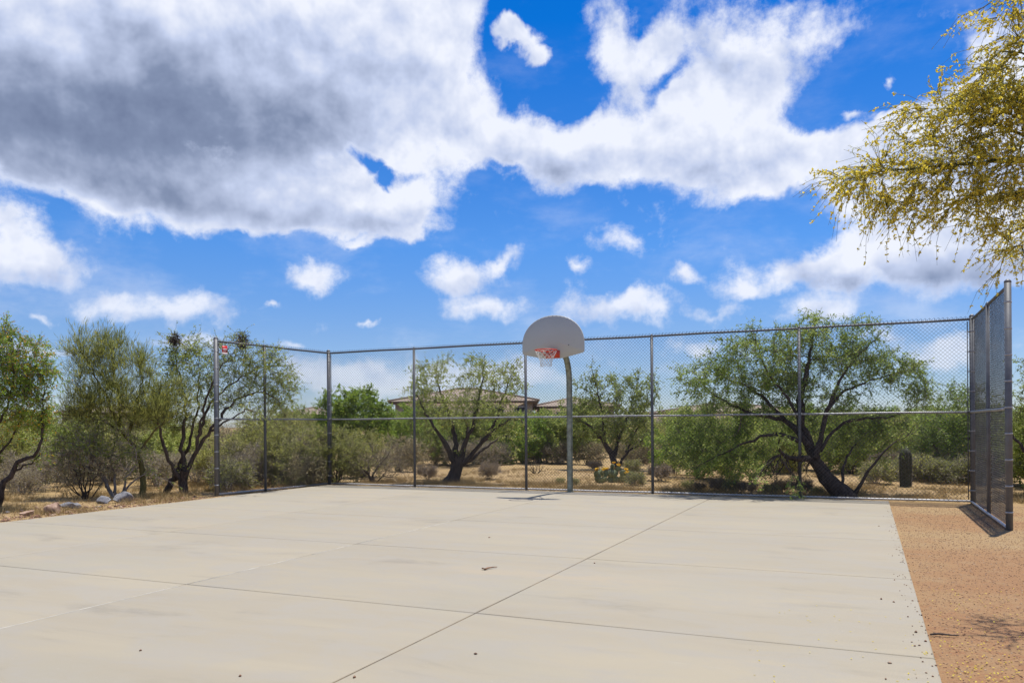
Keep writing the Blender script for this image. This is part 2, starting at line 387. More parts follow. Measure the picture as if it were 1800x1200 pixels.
def mat_tile():
    m, nt = new_mat('clay_roof_tile'); b = principled(nt, Roughness=0.85)
    tcn = N(nt, 'ShaderNodeTexCoord').outputs['Object']
    br = N(nt, 'ShaderNodeTexBrick'); L(nt, mapped(nt, tcn, (1, 1, 1)), br.inputs['Vector'])
    br.inputs['Scale'].default_value = 3.0; br.inputs['Color1'].default_value = (0.27, 0.20, 0.145, 1)
    br.inputs['Color2'].default_value = (0.19, 0.145, 0.11, 1); br.inputs['Mortar'].default_value = (0.12, 0.08, 0.06, 1)
    br.inputs['Mortar Size'].default_value = 0.03; br.inputs['Brick Width'].default_value = 0.8; br.inputs['Row Height'].default_value = 0.9
    n = noise(nt, tcn, 1.2, 5, 0.7)
    L(nt, mixc(nt, maprange(nt, n, 0.35, 0.7, 0, 0.6), br.outputs[0], (0.29, 0.23, 0.175)), b.inputs['Base Color'])
    bump(nt, br.outputs['Fac'], 0.6, -0.04, b)
    return m
M['tile'] = mat_tile()

def mat_concrete():
    m, nt = new_mat('broom_finished_concrete'); b = principled(nt, Roughness=0.8)
    p = geo_pos(nt)
    q = mapped(nt, p, (1, 1, 1), (0, 0, YAW), (0, 0, 0))          # court aligned
    st = mapped(nt, q, (0.22, 1.3, 1))
    oi = N(nt, 'ShaderNodeObjectInfo').outputs['Random']
    n_big = noise(nt, st, 0.9, 5, 0.6, 0.6)
    n_blot = noise(nt, q, 0.55, 4, 0.55, 0.3)
    n_mid = noise(nt, mapped(nt, q, (0.35, 2.2, 1), loc=(7, 3, 0)), 2.3, 6, 0.65)
    n_fine = noise(nt, p, 140.0, 3, 0.6)
    base = mixc(nt, maprange(nt, n_big, 0.32, 0.68), (0.311, 0.269, 0.191), (0.280, 0.243, 0.177))
    base = mixc(nt, maprange(nt, n_blot, 0.5, 0.72, 0, 0.55), base, (0.274, 0.254, 0.196))
    base = mixc(nt, maprange(nt, noise(nt, st, 0.7, 4, 0.6), 0.56, 0.75, 0, 0.55), base, (0.334, 0.268, 0.186))
    base = mixc(nt, maprange(nt, n_mid, 0.56, 0.78, 0, 0.55), base, (0.219, 0.196, 0.149))
    base = mixc(nt, maprange(nt, noise(nt, mapped(nt, q, (0.5, 1.2, 1), loc=(11, 5, 0)), 0.9, 5, 0.6, 0.5), 0.57, 0.74, 0, 0.75), base, (0.197, 0.177, 0.138))
    base = mixc(nt, maprange(nt, noise(nt, mapped(nt, q, (0.3, 1.5, 1), loc=(2, 9, 0)), 2.6, 6, 0.7), 0.62, 0.8, 0, 0.5), base, (0.364, 0.333, 0.260))
    base = mixc(nt, maprange(nt, n_fine, 0.35, 0.65, 0.0, 0.16, False), base, (0.180, 0.160, 0.120))
    mott = noise(nt, mapped(nt, q, (0.8, 1.4, 1), loc=(3, 13, 0)), 1.7, 8, 0.72, 0.4)
    base = mixc(nt, maprange(nt, mott, 0.42, 0.64, 0, 0.8), base, (0.272, 0.246, 0.198))
    spk = noise(nt, p, 26.0, 5, 0.75)
    base = mixc(nt, maprange(nt, spk, 0.62, 0.78, 0, 0.35), base, (0.184, 0.161, 0.125))
    base = mixc(nt, maprange(nt, spk, 0.40, 0.25, 0, 0.3), base, (0.411, 0.377, 0.315))
    hv = N(nt, 'ShaderNodeHueSaturation'); L(nt, base, hv.inputs['Color'])
    L(nt, maprange(nt, oi, 0, 1, 0.985, 1.015, False), hv.inputs['Value'])
    L(nt, hv.outputs[0], b.inputs['Base Color'])
    brm = noise(nt, mapped(nt, q, (3, 160, 3)), 1.0, 2)
    hgt = math_n(nt, 'MULTIPLY_ADD', n_fine, 0.6, math_n(nt, 'MULTIPLY', brm, 0.5))
    bump(nt, hgt, 0.35, 0.002, b)
    return m
M['concrete'] = mat_concrete()
M['joint'] = mat_simple('dirt_in_joint', (0.13, 0.09, 0.05), 0.95, 0.0, 0.4, 5.0)
M['joint_pale'] = mat_simple('pale_joint_mortar', (0.42, 0.39, 0.33), 0.9, 0.0, 0.15, 6.0)

def mat_ground():
    m, nt = new_mat('desert_soil'); b = principled(nt, Roughness=0.95)
    p = geo_pos(nt)
    q = mapped(nt, p, (1, 1, 1), (0, 0, YAW))
    s = N(nt, 'ShaderNodeSeparateXYZ'); L(nt, q, s.inputs[0])
    u0 = float(ORI @ UU)                                           # court u = x' - u0
    n1 = noise(nt, p, 0.45, 5, 0.6); n2 = noise(nt, p, 2.5, 6, 0.65); n3 = noise(nt, p, 45.0, 4, 0.7); n4 = noise(nt, p, 12.0, 5, 0.7)
    tan = mixc(nt, maprange(nt, n1, 0.35, 0.65), (0.316, 0.214, 0.091), (0.338, 0.226, 0.105))
    tan = mixc(nt, maprange(nt, noise(nt, mapped(nt, p, (1, 1, 1), loc=(31, 7, 0)), 1.1, 6, 0.7), 0.5, 0.66, 0, 0.75), tan, (0.189, 0.135, 0.060))
    tan = mixc(nt, maprange(nt, n2, 0.45, 0.7, 0, 0.7), tan, (0.316, 0.218, 0.070))
    red = mixc(nt, maprange(nt, n1, 0.4, 0.62), (0.271, 0.150, 0.061), (0.308, 0.207, 0.093))
    red = mixc(nt, maprange(nt, n2, 0.5, 0.75, 0, 0.5), red, (0.316, 0.233, 0.122))
    red = mixc(nt, maprange(nt, n4, 0.5, 0.75, 0, 0.5), red, (0.180, 0.090, 0.040))
    side = math_n(nt, 'SUBTRACT', s.outputs[0], u0 + 12.0)
    far = maprange(nt, math_n(nt, 'MULTIPLY_ADD', n1, 1.5, s.outputs[1]), float(ORI @ VV) - 1.0, float(ORI @ VV) + 2.0, 1.0, 0.15)
    k = math_n(nt, 'MULTIPLY', maprange(nt, side, 0.0, 1.0), far)
    near = maprange(nt, math_n(nt, 'MULTIPLY_ADD', n2, 3.0, s.outputs[1]), float(ORI @ VV) - 9.5, float(ORI @ VV) - 2.5, 0.95, 0.1)
    red = mixc(nt, math_n(nt, 'MULTIPLY', near, maprange(nt, n4, 0.3, 0.62, 1.0, 0.45)), red, (0.235, 0.108, 0.044))
    c = mixc(nt, k, tan, red)
    c = mixc(nt, maprange(nt, n3, 0.48, 0.7, 0, 0.55), c, (0.128, 0.076, 0.035))
    c = mixc(nt, maprange(nt, noise(nt, p, 70.0, 2), 0.6, 0.75, 0, 0.35), c, (0.436, 0.346, 0.198))
    L(nt, c, b.inputs['Base Color'])
    bump(nt, math_n(nt, 'MULTIPLY_ADD', n3, 0.6, n4), 0.9, 0.02, b)
    return m
M['ground'] = mat_ground()
def mat_pebble():
    m, nt = new_mat('pebbles'); b = principled(nt, Roughness=0.9)
    at = N(nt, 'ShaderNodeAttribute', attribute_name='rnd')
    cr = N(nt, 'ShaderNodeValToRGB'); L(nt, at.outputs['Fac'], cr.inputs[0]); els = cr.color_ramp.elements
    els[0].position = 0.0; els[0].color = (0.10, 0.045, 0.025, 1)
    els[1].position = 1.0; els[1].color = (0.40, 0.30, 0.21, 1)
    e = els.new(0.45); e.color = (0.22, 0.115, 0.065, 1)
    e = els.new(0.85); e.color = (0.29, 0.18, 0.115, 1)
    L(nt, cr.outputs[0], b.inputs['Base Color'])
    return m
M['pebble'] = mat_pebble()

# ------------------------------------------------------------------ ground
def hgt(x, y):
    x = np.asarray(x, float); y = np.asarray(y, float)
    u = (x - ORI[0]) * UU[0] + (y - ORI[1]) * UU[1]; v = (x - ORI[0]) * VV[0] + (y - ORI[1]) * VV[1]
    du = np.maximum(np.maximum(-0.1 - u, u - 15.2), 0); dv = np.maximum(v - 0.6, 0)
    d = np.clip(np.hypot(du, dv) / 5.0, 0, 1)
    z = (np.sin(x * .9 + 1.3 * np.sin(y * .5)) * .05 + np.sin(y * 1.1 + x * .4) * .04 + np.sin(x * 2.7 - y * 2.1) * .02)
    return -0.028 + d * z * 0.8
xs = np.concatenate([[-2500, -1200, -600, -300, -150, -90], np.arange(-60, 60.1, 0.75), [90, 150, 300, 600, 1200, 2500]])
ys = np.concatenate([[-2500, -1200, -600, -300, -150, -60], np.arange(-20, 90.1, 0.75), [150, 300, 600, 1200, 2500]])
gx, gy = np.meshgrid(xs, ys)
gz = hgt(gx, gy)
nx, ny = len(xs), len(ys)
gi = (np.arange(ny - 1)[:, None] * nx + np.arange(nx - 1)[None, :])
gf = np.stack([gi, gi + 1, gi + nx + 1, gi + nx], axis=-1).reshape(-1, 4)
tag(obj('ground', mesh_np('ground', np.stack([gx, gy, gz], -1).reshape(-1, 3), gf, smooth=True), M['ground']), kind='structure')
def onG(px, py):
    p = G(px, py, -0.03); p = p.copy(); p[2] = float(hgt(p[0], p[1])); return p
def gpt(x, y): return np.array([x, y, float(hgt(x, y))])

# ------------------------------------------------------------------ court of concrete panels
court = tag(bpy.data.objects.new('concrete_court', None), kind='structure'); COL.objects.link(court)
court.location = ORI; court.rotation_euler = (0, 0, -YAW)
V_BACK = 0.38
ue = [0.10, 3.62, 6.85, 9.95, 13.22]
ve = [V_BACK, -2.5, -5.3, -8.02, -10.8, -13.55, -16.3, -19.1]
def panel_mesh(wu, wv):
    b, t = 0.016, 0.10
    g = 0.0065
    x0, x1, y0, y1 = g, wu - g, -wv + g, -g
    # slightly wavering arrises
    def ring(ins, z):
        return [(x0 + ins, y0 + ins, z), (x1 - ins, y0 + ins, z), (x1 - ins, y1 - ins, z), (x0 + ins, y1 - ins, z)]
    v = ring(b, 0) + ring(0.002, -0.003) + ring(0, -0.008) + ring(0, -t)
    f = [(0, 1, 2, 3)]
    for k in range(3):
        for j in range(4):
            a, c = k * 4 + j, k * 4 + (j + 1) % 4
            f.append((a, a + 4, c + 4, c))
    return mesh_np('panel', v, np.array(f))
for i in range(4):
    for j in range(7):
        p = obj('concrete_panel', panel_mesh(ue[i + 1] - ue[i], ve[j] - ve[j + 1]), M['concrete'], court, (ue[i], ve[j], 0))
mb = MB(); mb.box((ue[0] + .02, ve[-1] + .02, -0.09), (ue[-1] - .02, ve[0] - .02, -0.007))
mb.build('joint_filler', M['joint'], court)
mb = MB()
for (v0, v1) in ((-14.0, -10.9), (-10.7, -9.2), (-8.9, -8.1), (-7.9, -5.5)):
    mb.box((ue[2] - .006, v0, -0.006), (ue[2] + .006, v1, -0.0015))
mb.build('joint_patch', M['joint_pale'], court)

# ------------------------------------------------------------------ chain link fence
FH = 3.46
def link_mesh(Lx, H, s=0.0365, r=0.0024):
    nc = int(Lx / s); nr = int((H + 0.03) / s)
    s1 = Lx / nc; zs = 0.03 + np.arange(nr + 1) * s
    A, B = [], []
    for i in range(nc):
        k = np.arange(nr + 1)
        x = np.where((k + i) % 2 == 0, i * s1, (i + 1) * s1)
        y = np.where((k + i) % 2 == 0, -0.003, 0.003)
        p = np.stack([x, y, zs], -1)
        A.append(p[:-1]); B.append(p[1:])
    v, f = prisms(np.concatenate(A), np.concatenate(B), r, r)
    return mesh_np('chain_link', v, f)
def fence(name, label, A, B, posts, ends, bays_share=None, wire_r=0.0024):
    """A, B court points; posts: distances of line posts; ends: which terminal posts belong to this run"""
    A = np.asarray(A, float); B = np.asarray(B, float)
    Lx = float(np.linalg.norm((B - A)[:2])); d = (B - A) / Lx
    rz = math.atan2(d[1], d[0])
    root = thing(name, label, 'fence', A, rz, 'runs of chain link fence round the court')
    stops = [0.0] + list(posts) + [Lx]
    def post(x, r, h):
        m_ = MB(); m_.tube([(0, 0, -0.25), (0, 0, h)], r, 14); m_.tube([(0, 0, h), (0, 0, h + .02), (0, 0, h + .045)], [r * 1.08, r * .95, r * .35], 14)
        o = obj('post', m_.mesh('post', True), M['galv'], root, (x, 0, 0)); return o
    for x in posts: post(x, 0.031, FH - .02)
    for e in ends:
        x = 0.0 if e == 0 else Lx
        po = post(x, 0.046, FH + .03)
        sgn = 1 if e == 0 else -1
        bar = MB(); bar.box((x + sgn * .075 - .008, -.006, .08), (x + sgn * .075 + .008, .006, FH - .06)); bar.build('tension_bar', M['galv'], root)
        bm_ = MB(); bm_.tube([(0, 0, -.012), (0, 0, .012)], .0495, 12); bm_.box((min(0, sgn * .085), -.004, -.012), (max(0, sgn * .085), .004, .012))
        bme = bm_.mesh('band')
        for k in range(9): obj('tension_band', bme, M['galv_bright'], po, (0, 0, .25 + k * .37))
    def rail(nm, z, r, mat, y=0.0):
        m_ = MB(); xs_ = np.linspace(0, Lx, max(3, int(Lx / .75)))
        pts = [(x, y, z + .004 * math.sin(x * 2.3 + z * 5)) for x in xs_]
        m_.tube(pts, r, 10); return m_.build(nm, mat, root, True)
    rail('top_rail', FH - .02, .022, M['galv'], .0)
    rail('middle_rail', FH * .495, .021, M['galv_bright'], .03)
    rail('bottom_rail', .045, .021, M['pipe_pale'], .03)
    cache = {}
    for a, b in zip(stops[:-1], stops[1:]):
        w_ = round(b - a, 2)
        near = [q for q in cache if abs(q - w_) < .16]
        if near: q = near[0]
        else: q = w_; cache[q] = link_mesh(w_, FH, r=wire_r)
        o = obj('wire_mesh', cache[q], M['wire'], root, (a, -0.036, 0)); o.scale = ((b - a) / q, 1, 1)
    # knuckles of the mesh standing above the top rail
    n = int(Lx / .073); x = (np.arange(n) + .5) * Lx / n
    A_ = np.stack([x, np.full(n, -.036), np.full(n, FH - .02)], -1); B_ = A_ + np.stack([rng.normal(0, .006, n), rng.normal(0, .006, n), .045 + rng.random(n) * .015], -1)
    v, f = prisms(A_, B_, .0045, .003)
    tag(obj('wire_ends', mesh_np('wire_ends', v, f), M['wire'], root), kind='stuff')
    # tie wires on the middle rail
    return root
VF = V_BACK + 0.16
pc = [0.02, 2.60, 5.60, 8.58, 11.60, 14.64]
fb = fence('chain_link_fence', 'long five bay chain link fence behind the basketball hoop', C(pc[0], VF, -.03), C(pc[-1], VF, -.03),
      [x - pc[0] for x in pc[1:-1]], (0, 1))
fl = fence('chain_link_fence', 'short two bay chain link fence with a small red sign beside the mesquite tree', C(-0.33, -3.05, -.03), C(pc[0], VF, -.03), [1.42], (0,))
fr = fence('chain_link_fence', 'short two bay chain link fence standing on the bare gravel strip', C(14.66, -3.42, -.03), C(pc[-1], VF, -.03), [1.95], (0,), wire_r=0.0031)

# small red sign wired to the left fence
a = C(-0.33, -3.05); dl = unit(C(pc[0], VF) - a)
sp = a + dl * 0.21
sg = thing('warning_sign', 'small red and white sign wired high on the fence end bay', 'sign', (sp[0], sp[1], 3.17), math.atan2(dl[1], dl[0]))
mb = MB(); mb.box((-.075, -.047, -.0), (.075, -.044, .15)); mb.build('plate', M['signred'], sg)
mb = MB(); mb.box((-.06, -.0495, .064), (.06, -.0475, .084)); mb.box((-.04, -.0495, .034), (.04, -.0475, .044)); mb.build('lettering', M['signwhite'], sg)
mb = MB(); mb.box((-.075, -.047, -.045), (.075, -.044, -.002)); mb.build('lower_strip', M['signwhite'], sg)

# ------------------------------------------------------------------ basketball hoop
HU, HV = 6.77, 0.28
hoop = thing('basketball_hoop', 'basketball hoop with grey fan backboard on a bent steel pole', 'basketball hoop', C(HU, HV, 0), -YAW)
mb = MB()
pts = [(0, 0, -.3), (0, 0, 0), (0, 0, 1.2), (0, 0, 2.45)]
for k in range(1, 11):
    an = k / 10 * R(84); pts.append((0, -.62 * (1 - math.cos(an)), 2.45 + .72 * math.sin(an)))
pts.append((0, -.90, 3.215)); mb.tube(pts, .066, 20); mb.build('pole', M['pole'], hoop, True)
mb = MB(); mb.tube([(0, 0, -.02), (0, 0, .006)], .085, 20); mb.build('pole_collar', M['pole'], hoop)
# fan backboard
YB = -1.0
outl = []
outl += [(-.20, 2.905), (.20, 2.905), (.66, 3.005), (.695, 3.03), (.70, 3.07), (.70, 3.21)]
for k in range(1, 24):
    an = math.pi * k / 24
    outl.append((.70 * math.cos(an), 3.21 + .61 * math.sin(an) ** .92))
outl += [(-.70, 3.21), (-.70, 3.07), (-.695, 3.03), (-.66, 3.005)]
outl = np.array(outl); nO = len(outl); cen = np.array([0, 3.3])
vv_, f4, f3 = [], [], []
for (ins, y) in ((.0, YB - .012), (.012, YB - .02), (.012, YB + .018), (.0, YB + .012)):
    q = cen + (outl - cen) * (1 - ins)
    vv_ += [(x, y, z) for x, z in q]
for a_, b_ in ((0, 1), (3, 0), (2, 3)):
    for j in range(nO): f4.append((a_ * nO + j, a_ * nO + (j + 1) % nO, b_ * nO + (j + 1) % nO, b_ * nO + j))
vv_ += [(0, YB - .02, 3.3), (0, YB + .018, 3.3)]
for j in range(nO):
    f3.append((4 * nO, nO + j, nO + (j + 1) % nO)); f3.append((4 * nO + 1, 2 * nO + (j + 1) % nO, 2 * nO + j))
mb = MB(); mb.add(vv_, f4, f3); bd = mb.build('backboard', M['board'], hoop)
mb = MB(); mb.tube([(.36, YB - .020, 3.175), (.36, YB - .026, 3.175)], .011, 10); mb.build('bolt', M['fascia'], bd)
# bracket frame behind the board
mb = MB()
mb.box((-.22, YB + .018, 3.02), (.22, YB + .05, 3.06)); mb.box((-.22, YB + .018, 3.38), (.22, YB + .05, 3.42))
mb.box((-.12, YB + .05, 3.0), (-.08, YB + .08, 3.44)); mb.box((.08, YB + .05, 3.0), (.12, YB + .08, 3.44))
mb.build('mounting_frame', M['galv'], hoop)
for sx_ in (-1, 1):
    mb = MB(); mb.tube([(sx_ * .03, -.50, 3.10), (sx_ * .40, YB + .02, 3.45)], .013, 8); mb.build('brace', M['galv'], hoop)
# rim, bracket, net
RC = np.array([0, YB - .02 - .16 - .2286, 3.05]); RR = .2286
mb = MB()
pts = [(RC[0] + RR * math.cos(t), RC[1] + RR * math.sin(t), 3.05) for t in np.linspace(0, 2 * math.pi, 41)]
mb.tube(pts, .0115, 10, cap=False); rim = mb.build('rim', M['rim'], hoop, True)
mb = MB()
mb.box((-.16, YB - .032, 2.91), (.16, YB - .021, 3.07)); mb.box((-.10, RC[1] + .20, 3.030), (.10, YB - .033, 3.045))
mb.tube([(-.13, YB - .03, 2.93), (-.16, RC[1] + .14, 3.04)], .009, 8); mb.tube([(.13, YB - .03, 2.93), (.16, RC[1] + .14, 3.04)], .009, 8)
mb.build('rim_bracket', M['rim'], rim)
mb = MB(); NS = 12; lev = [(3.035, .225), (2.985, .205), (2.93, .172), (2.875, .142), (2.82, .124), (2.765, .116), (2.71, .118)]
for k in range(NS):
    for sgn in (1, -1):
        pts = []
        for q, (z, r_) in enumerate(lev):
            an = (k + sgn * .5 * (q % 2) + 0.0) / NS * 2 * math.pi + .012 * sgn
            pts.append((RC[0] + r_ * math.cos(an), RC[1] + r_ * math.sin(an), z + .008 * math.sin(k * 2.1 + q)))
        mb.tube(pts, .0036, 5)
mb.build('net', M['net'], rim, True)

# ------------------------------------------------------------------ plants: a grower that follows given limbs and fills given crowns
def resample(pts, step, jit):
    pts = np.asarray(pts, float)
    if len(pts) == 2: pts = np.array([pts[0], (pts[0] + pts[1]) / 2, pts[1]])
    ext = np.concatenate([[2 * pts[0] - pts[1]], pts, [2 * pts[-1] - pts[-2]]])
    outp = []
    for i in range(1, len(ext) - 2):
        p0, p1, p2, p3 = ext[i - 1], ext[i], ext[i + 1], ext[i + 2]
        n = max(2, int(np.linalg.norm(p2 - p1) / step))
        for t in np.arange(n) / n:
            outp.append(.5 * ((2 * p1) + (-p0 + p2) * t + (2 * p0 - 5 * p1 + 4 * p2 - p3) * t * t + (-p0 + 3 * p1 - 3 * p2 + p3) * t ** 3))
    outp.append(ext[-2]); outp = np.array(outp)
    outp[1:] += rng.normal(0, jit, outp[1:].shape)
    return outp
def grow(limbs, env, natt=160, ntwig=1500, nleaf=12000, twig_len=(.15, .4), leaf=(.07, .018), droop=0.3, up=0.0, r_tip=.003, step=.12,
         leaf_spread=.7, jit=.02, blossom=0, blossom_size=.02, bare=0.0, twig_r=.0022, leaf_droop=0.3, shell=0.0, curl=.35, sides=7, env_w=None, flow=None, align=.55, rnd_d=.75):
    """limbs: [(points, r0, r1)], env: [(centre, radii)] -> wood, twig, leaf, blossom meshes"""
    chains = []; pos = []; own = []
    for pts, r0, r1 in limbs:
        q = resample(pts, step, jit); t = np.linspace(0, 1, len(q))
        chains.append([q, r0 + (r1 * (.4 if r1 < .03 else 1) - r0) * t ** .8, None, True])
    NP = np.concatenate([c[0] for c in chains]); 
    NC = np.concatenate([[i] * len(c[0]) for i, c in enumerate(chains)]); NI = np.concatenate([np.arange(len(c[0])) for c in chains])
    ok = np.concatenate([np.arange(len(c[0])) > len(c[0]) * .3 for c in chains])
    ev = np.array([c for c, r in env]); er = np.array([np.broadcast_to(r, 3) for c, r in env], float)
    wt = er[:, 0] * er[:, 2] * (1 if env_w is None else np.asarray(env_w)); wt = wt / wt.sum()
    ei = rng.choice(len(env), natt, p=wt)
    rad = rng.random(natt) ** (1 / (3 + 3 * shell))
    att = ev[ei] + rdir(natt) * er[ei] * rad[:, None]
    att[:, 2] = np.maximum(att[:, 2], .06)
    d0 = np.array([np.min(np.linalg.norm(NP - a_, axis=1)) for a_ in att])
    # drop the odd clump so that the crown has gaps
    tips = []
    for a_ in att[np.argsort(d0)]:
        dv = NP - a_
        dist = np.sqrt((dv ** 2).sum(1)) + np.where(ok, 0, .6) + .25 * np.maximum(dv[:, 2], 0)
        if flow is not None:
            dist = dist * (1.9 - unit(-dv) @ np.asarray(flow)) + np.where(dist > 1.3, 1.0, 0)
        j = int(np.argmin(dist)); D_ = float(np.linalg.norm(dv[j]))
        if D_ < .05: continue
        ci, ni = int(NC[j]), int(NI[j]); ch = chains[ci][0]
        tdir = unit(ch[min(ni + 1, len(ch) - 1)] - ch[max(ni - 1, 0)])
        s = NP[j]; n = max(3, int(D_ / .09) + 1); t = np.linspace(0, 1, n)[:, None]
        ctrl = s + tdir * D_ * curl + np.array([0, 0, D_ * .12 * (1 if up >= 0 else -1)]) + rng.normal(0, .08 * D_, 3)
        q = (1 - t) ** 2 * s + 2 * t * (1 - t) * ctrl + t * t * a_
        q[1:] += rng.normal(0, min(.02, .03 * D_), q[1:].shape)
        chains.append([q, None, (ci, ni), False])
        k = len(chains) - 1
        NP = np.concatenate([NP, q[1:]]); NC = np.concatenate([NC, np.full(n - 1, k)]); NI = np.concatenate([NI, np.arange(1, n)]); ok = np.concatenate([ok, np.ones(n - 1, bool)])
    cnt = [np.ones(len(c[0])) for c in chains]
    for k in range(len(chains) - 1, -1, -1):
        par = chains[k][2]
        if par is None: continue
        ci, ni = par; cnt[ci][:ni + 1] += cnt[k][0]
    wv, wf, nW = [], [], 0; bv, bf, nB = [], [], 0
    for k, c in enumerate(chains):
        rr = r_tip * cnt[k] ** .52
        if c[3]:
            rr = c[1] * (1 + np.where(c[1] > .03, .09, .03) * np.convolve(rng.normal(0, 1, len(c[1]) + 2), [.5, .7, .5], 'valid'))
        else:
            par = c[2]; pr = chains[par[0]][1][par[1]]
            rr = np.minimum(rr, pr * .75); t = np.linspace(0, 1, len(rr)); rr = np.maximum(rr * (1 - .35 * t), r_tip * .55)
        c[1] = rr
        v, f = tube_np(c[0], rr, sides if c[3] else (5 if rr[0] > .012 else 3))
        if c[3]: wv.append(v); wf.append(f + nW); nW += len(v)
        else: bv.append(v); bf.append(f + nB); nB += len(v)
    wood = (np.concatenate(wv), np.concatenate(wf))
    # twigs start on the grown branches, mostly towards their ends
    S, T = [], []
    for c in chains:
        if c[3] and len(chains) > len(limbs):
            n0 = int(len(c[0]) * .55)
        else: n0 = max(1, int(len(c[0]) * .25))
        q = c[0][n0:]; S.append(q); g = unit(np.gradient(c[0], axis=0))[n0:]; T.append(g)
    S = np.concatenate(S); T = np.concatenate(T)
    pick = rng.integers(0, len(S), ntwig); S0 = S[pick]; T0 = T[pick]
    dirs = unit(T0 * align + rdir(ntwig) * rnd_d + np.array([0, 0, up]))
    ln = rng.uniform(*twig_len, ntwig)[:, None]
    mid = S0 + dirs * ln * .55
    end = mid + unit(dirs + np.array([0, 0, -droop]) + rdir(ntwig) * .25) * ln * .45
    v1, f1 = prisms(S0, mid, twig_r * 1.3, twig_r); v2, f2 = prisms(mid, end, twig_r, twig_r * .6)
    bv += [v1, v2]; bf += [f1 + nB, f2 + nB + len(v1)]
    br = (np.concatenate(bv), np.concatenate(bf))
    def on_twig(n, frac):
        live = np.arange(ntwig)[rng.random(ntwig) >= frac] if frac else np.arange(ntwig)
        i = live[rng.integers(0, len(live), n)]; t = rng.random(n)[:, None] ** .8
        p = np.where(t < .55, S0[i] + (mid[i] - S0[i]) * (t / .55), mid[i] + (end[i] - mid[i]) * ((t - .55) / .45))
        return i, p
    lf = None
    if nleaf:
        i, p = on_twig(nleaf, bare)
        d = unit(dirs[i] * (1 - leaf_spread) + rdir(nleaf) * leaf_spread + np.array([0, 0, up * .6 - leaf_droop]))
        l_ = leaf[0] * rng.uniform(.6, 1.3, nleaf)[:, None]; w_ = leaf[1] * rng.uniform(.7, 1.3, nleaf)[:, None]
        sd_ = unit(np.cross(d, rdir(nleaf) * .8 + np.array([0, 0, .75]))) * w_ * .5
        v = np.stack([p, p + d * l_ * .45 + sd_, p + d * l_, p + d * l_ * .45 - sd_], 1).reshape(-1, 3)
        f = np.arange(nleaf * 4).reshape(-1, 4)
        lf = (v, f, np.repeat(np.clip(rng.normal(.5, .22, nleaf) , 0, 1), 4))
    bl = None
    if blossom:
        i, p = on_twig(blossom, bare)
        m_ = 3; c = np.repeat(p, m_, 0); n = len(c)
        d = rdir(n); sd_ = unit(np.cross(d, rdir(n)))
        l_ = blossom_size * rng.uniform(.6, 1.1, n)[:, None]
        v = np.stack([c - d * l_ * .15, c + d * l_ * .4 + sd_ * l_ * .3, c + d * l_ * .85, c + d * l_ * .4 - sd_ * l_ * .3], 1).reshape(-1, 3)
        bl = (v, np.arange(n * 4).reshape(-1, 4), np.repeat(rng.random(n), 4))
    return wood, br, lf, bl, np.concatenate([c[0] for c in chains])
def make_plant(name, label, cat, base, res, bark, leafm, blm=None, group=None, twigm=None):
    base = np.asarray(base, float); wood, br, lf, bl, _ = res
    root = thing(name, label, cat, base, 0, group)
    obj('trunk', mesh_np('trunk', wood[0] - base, wood[1], smooth=True), M[bark], root)
    obj('branches', mesh_np('branches', br[0] - base, br[1]), M[twigm or ('twig_brown' if bark in ('bark', 'bark_brown') else bark)], root)
    if lf is not None: obj('crown', mesh_np('crown', lf[0] - base, lf[1], lf[2]), M[leafm], root)
    if bl is not None: obj('blossoms', mesh_np('blossoms', bl[0] - base, bl[1], bl[2]), M[blm or 'yellow'], root)
    return root
def limb(Y, pts, r0, r1, d0=0.0, d1=0.0):
    n = len(pts)
    return ([P(p[0], p[1], Y + d0 + (d1 - d0) * i / (n - 1)) for i, p in enumerate(pts)], r0, r1)
def crown(Y, ells, depth=1.0, off=0.0):
    o = []
    for e in ells:
        px, py, rx, ry = e[:4]; dy = (e[4] if len(e) > 4 else 0.0) + off
        k = (Y + dy) / F
        o.append((P(px, py, Y + dy), (rx * k, max(rx, ry) * k * depth, ry * k)))
    return o

# ---- thick mesquite behind the fence
b = onG(795, 849); Y = b[1]
res = grow([limb(Y, [(792, 852), (797, 838), (803, 820), (806, 800)], 0.27, .09),
    limb(Y, [(800, 824), (790, 795), (772, 762), (752, 735), (738, 705), (728, 690)], 0.102, .018, 0, -.7),
    limb(Y, [(804, 815), (800, 775), (792, 738), (775, 690), (768, 655), (770, 635)], 0.093, .014, 0, .6),
    limb(Y, [(808, 812), (818, 778), (832, 745), (843, 700), (848, 665), (852, 640)], 0.093, .014, 0, -.4),
    limb(Y, [(812, 815), (838, 788), (860, 765), (885, 742), (912, 737), (928, 765)], 0.093, .014, 0, -.6),
    limb(Y, [(840, 785), (868, 745), (884, 700), (900, 655), (912, 638)], 0.055, .010, -.2, .5),
    limb(Y, [(815, 815), (850, 790), (890, 765), (905, 790)], 0.055, .010, 0, .9),
    limb(Y, [(806, 810), (822, 760), (812, 715), (820, 680)], 0.065, .012, 0, 1.0)],
    crown(Y, [(765, 665, 45, 45), (840, 668, 50, 42), (893, 675, 32, 45), (735, 695, 26, 26), (810, 712, 85, 34), (755, 745, 40, 25), (880, 742, 45, 25, -.5), (850, 720, 50, 30), (770, 710, 50, 30)], .95),
    natt=230, ntwig=2300, nleaf=19000, leaf=(.06, .024), droop=.35, shell=.2)
make_plant('mesquite_tree', 'mesquite with thick dark forked trunk right behind the fence left of the hoop', 'tree', b, res, 'bark', 'mesquite')

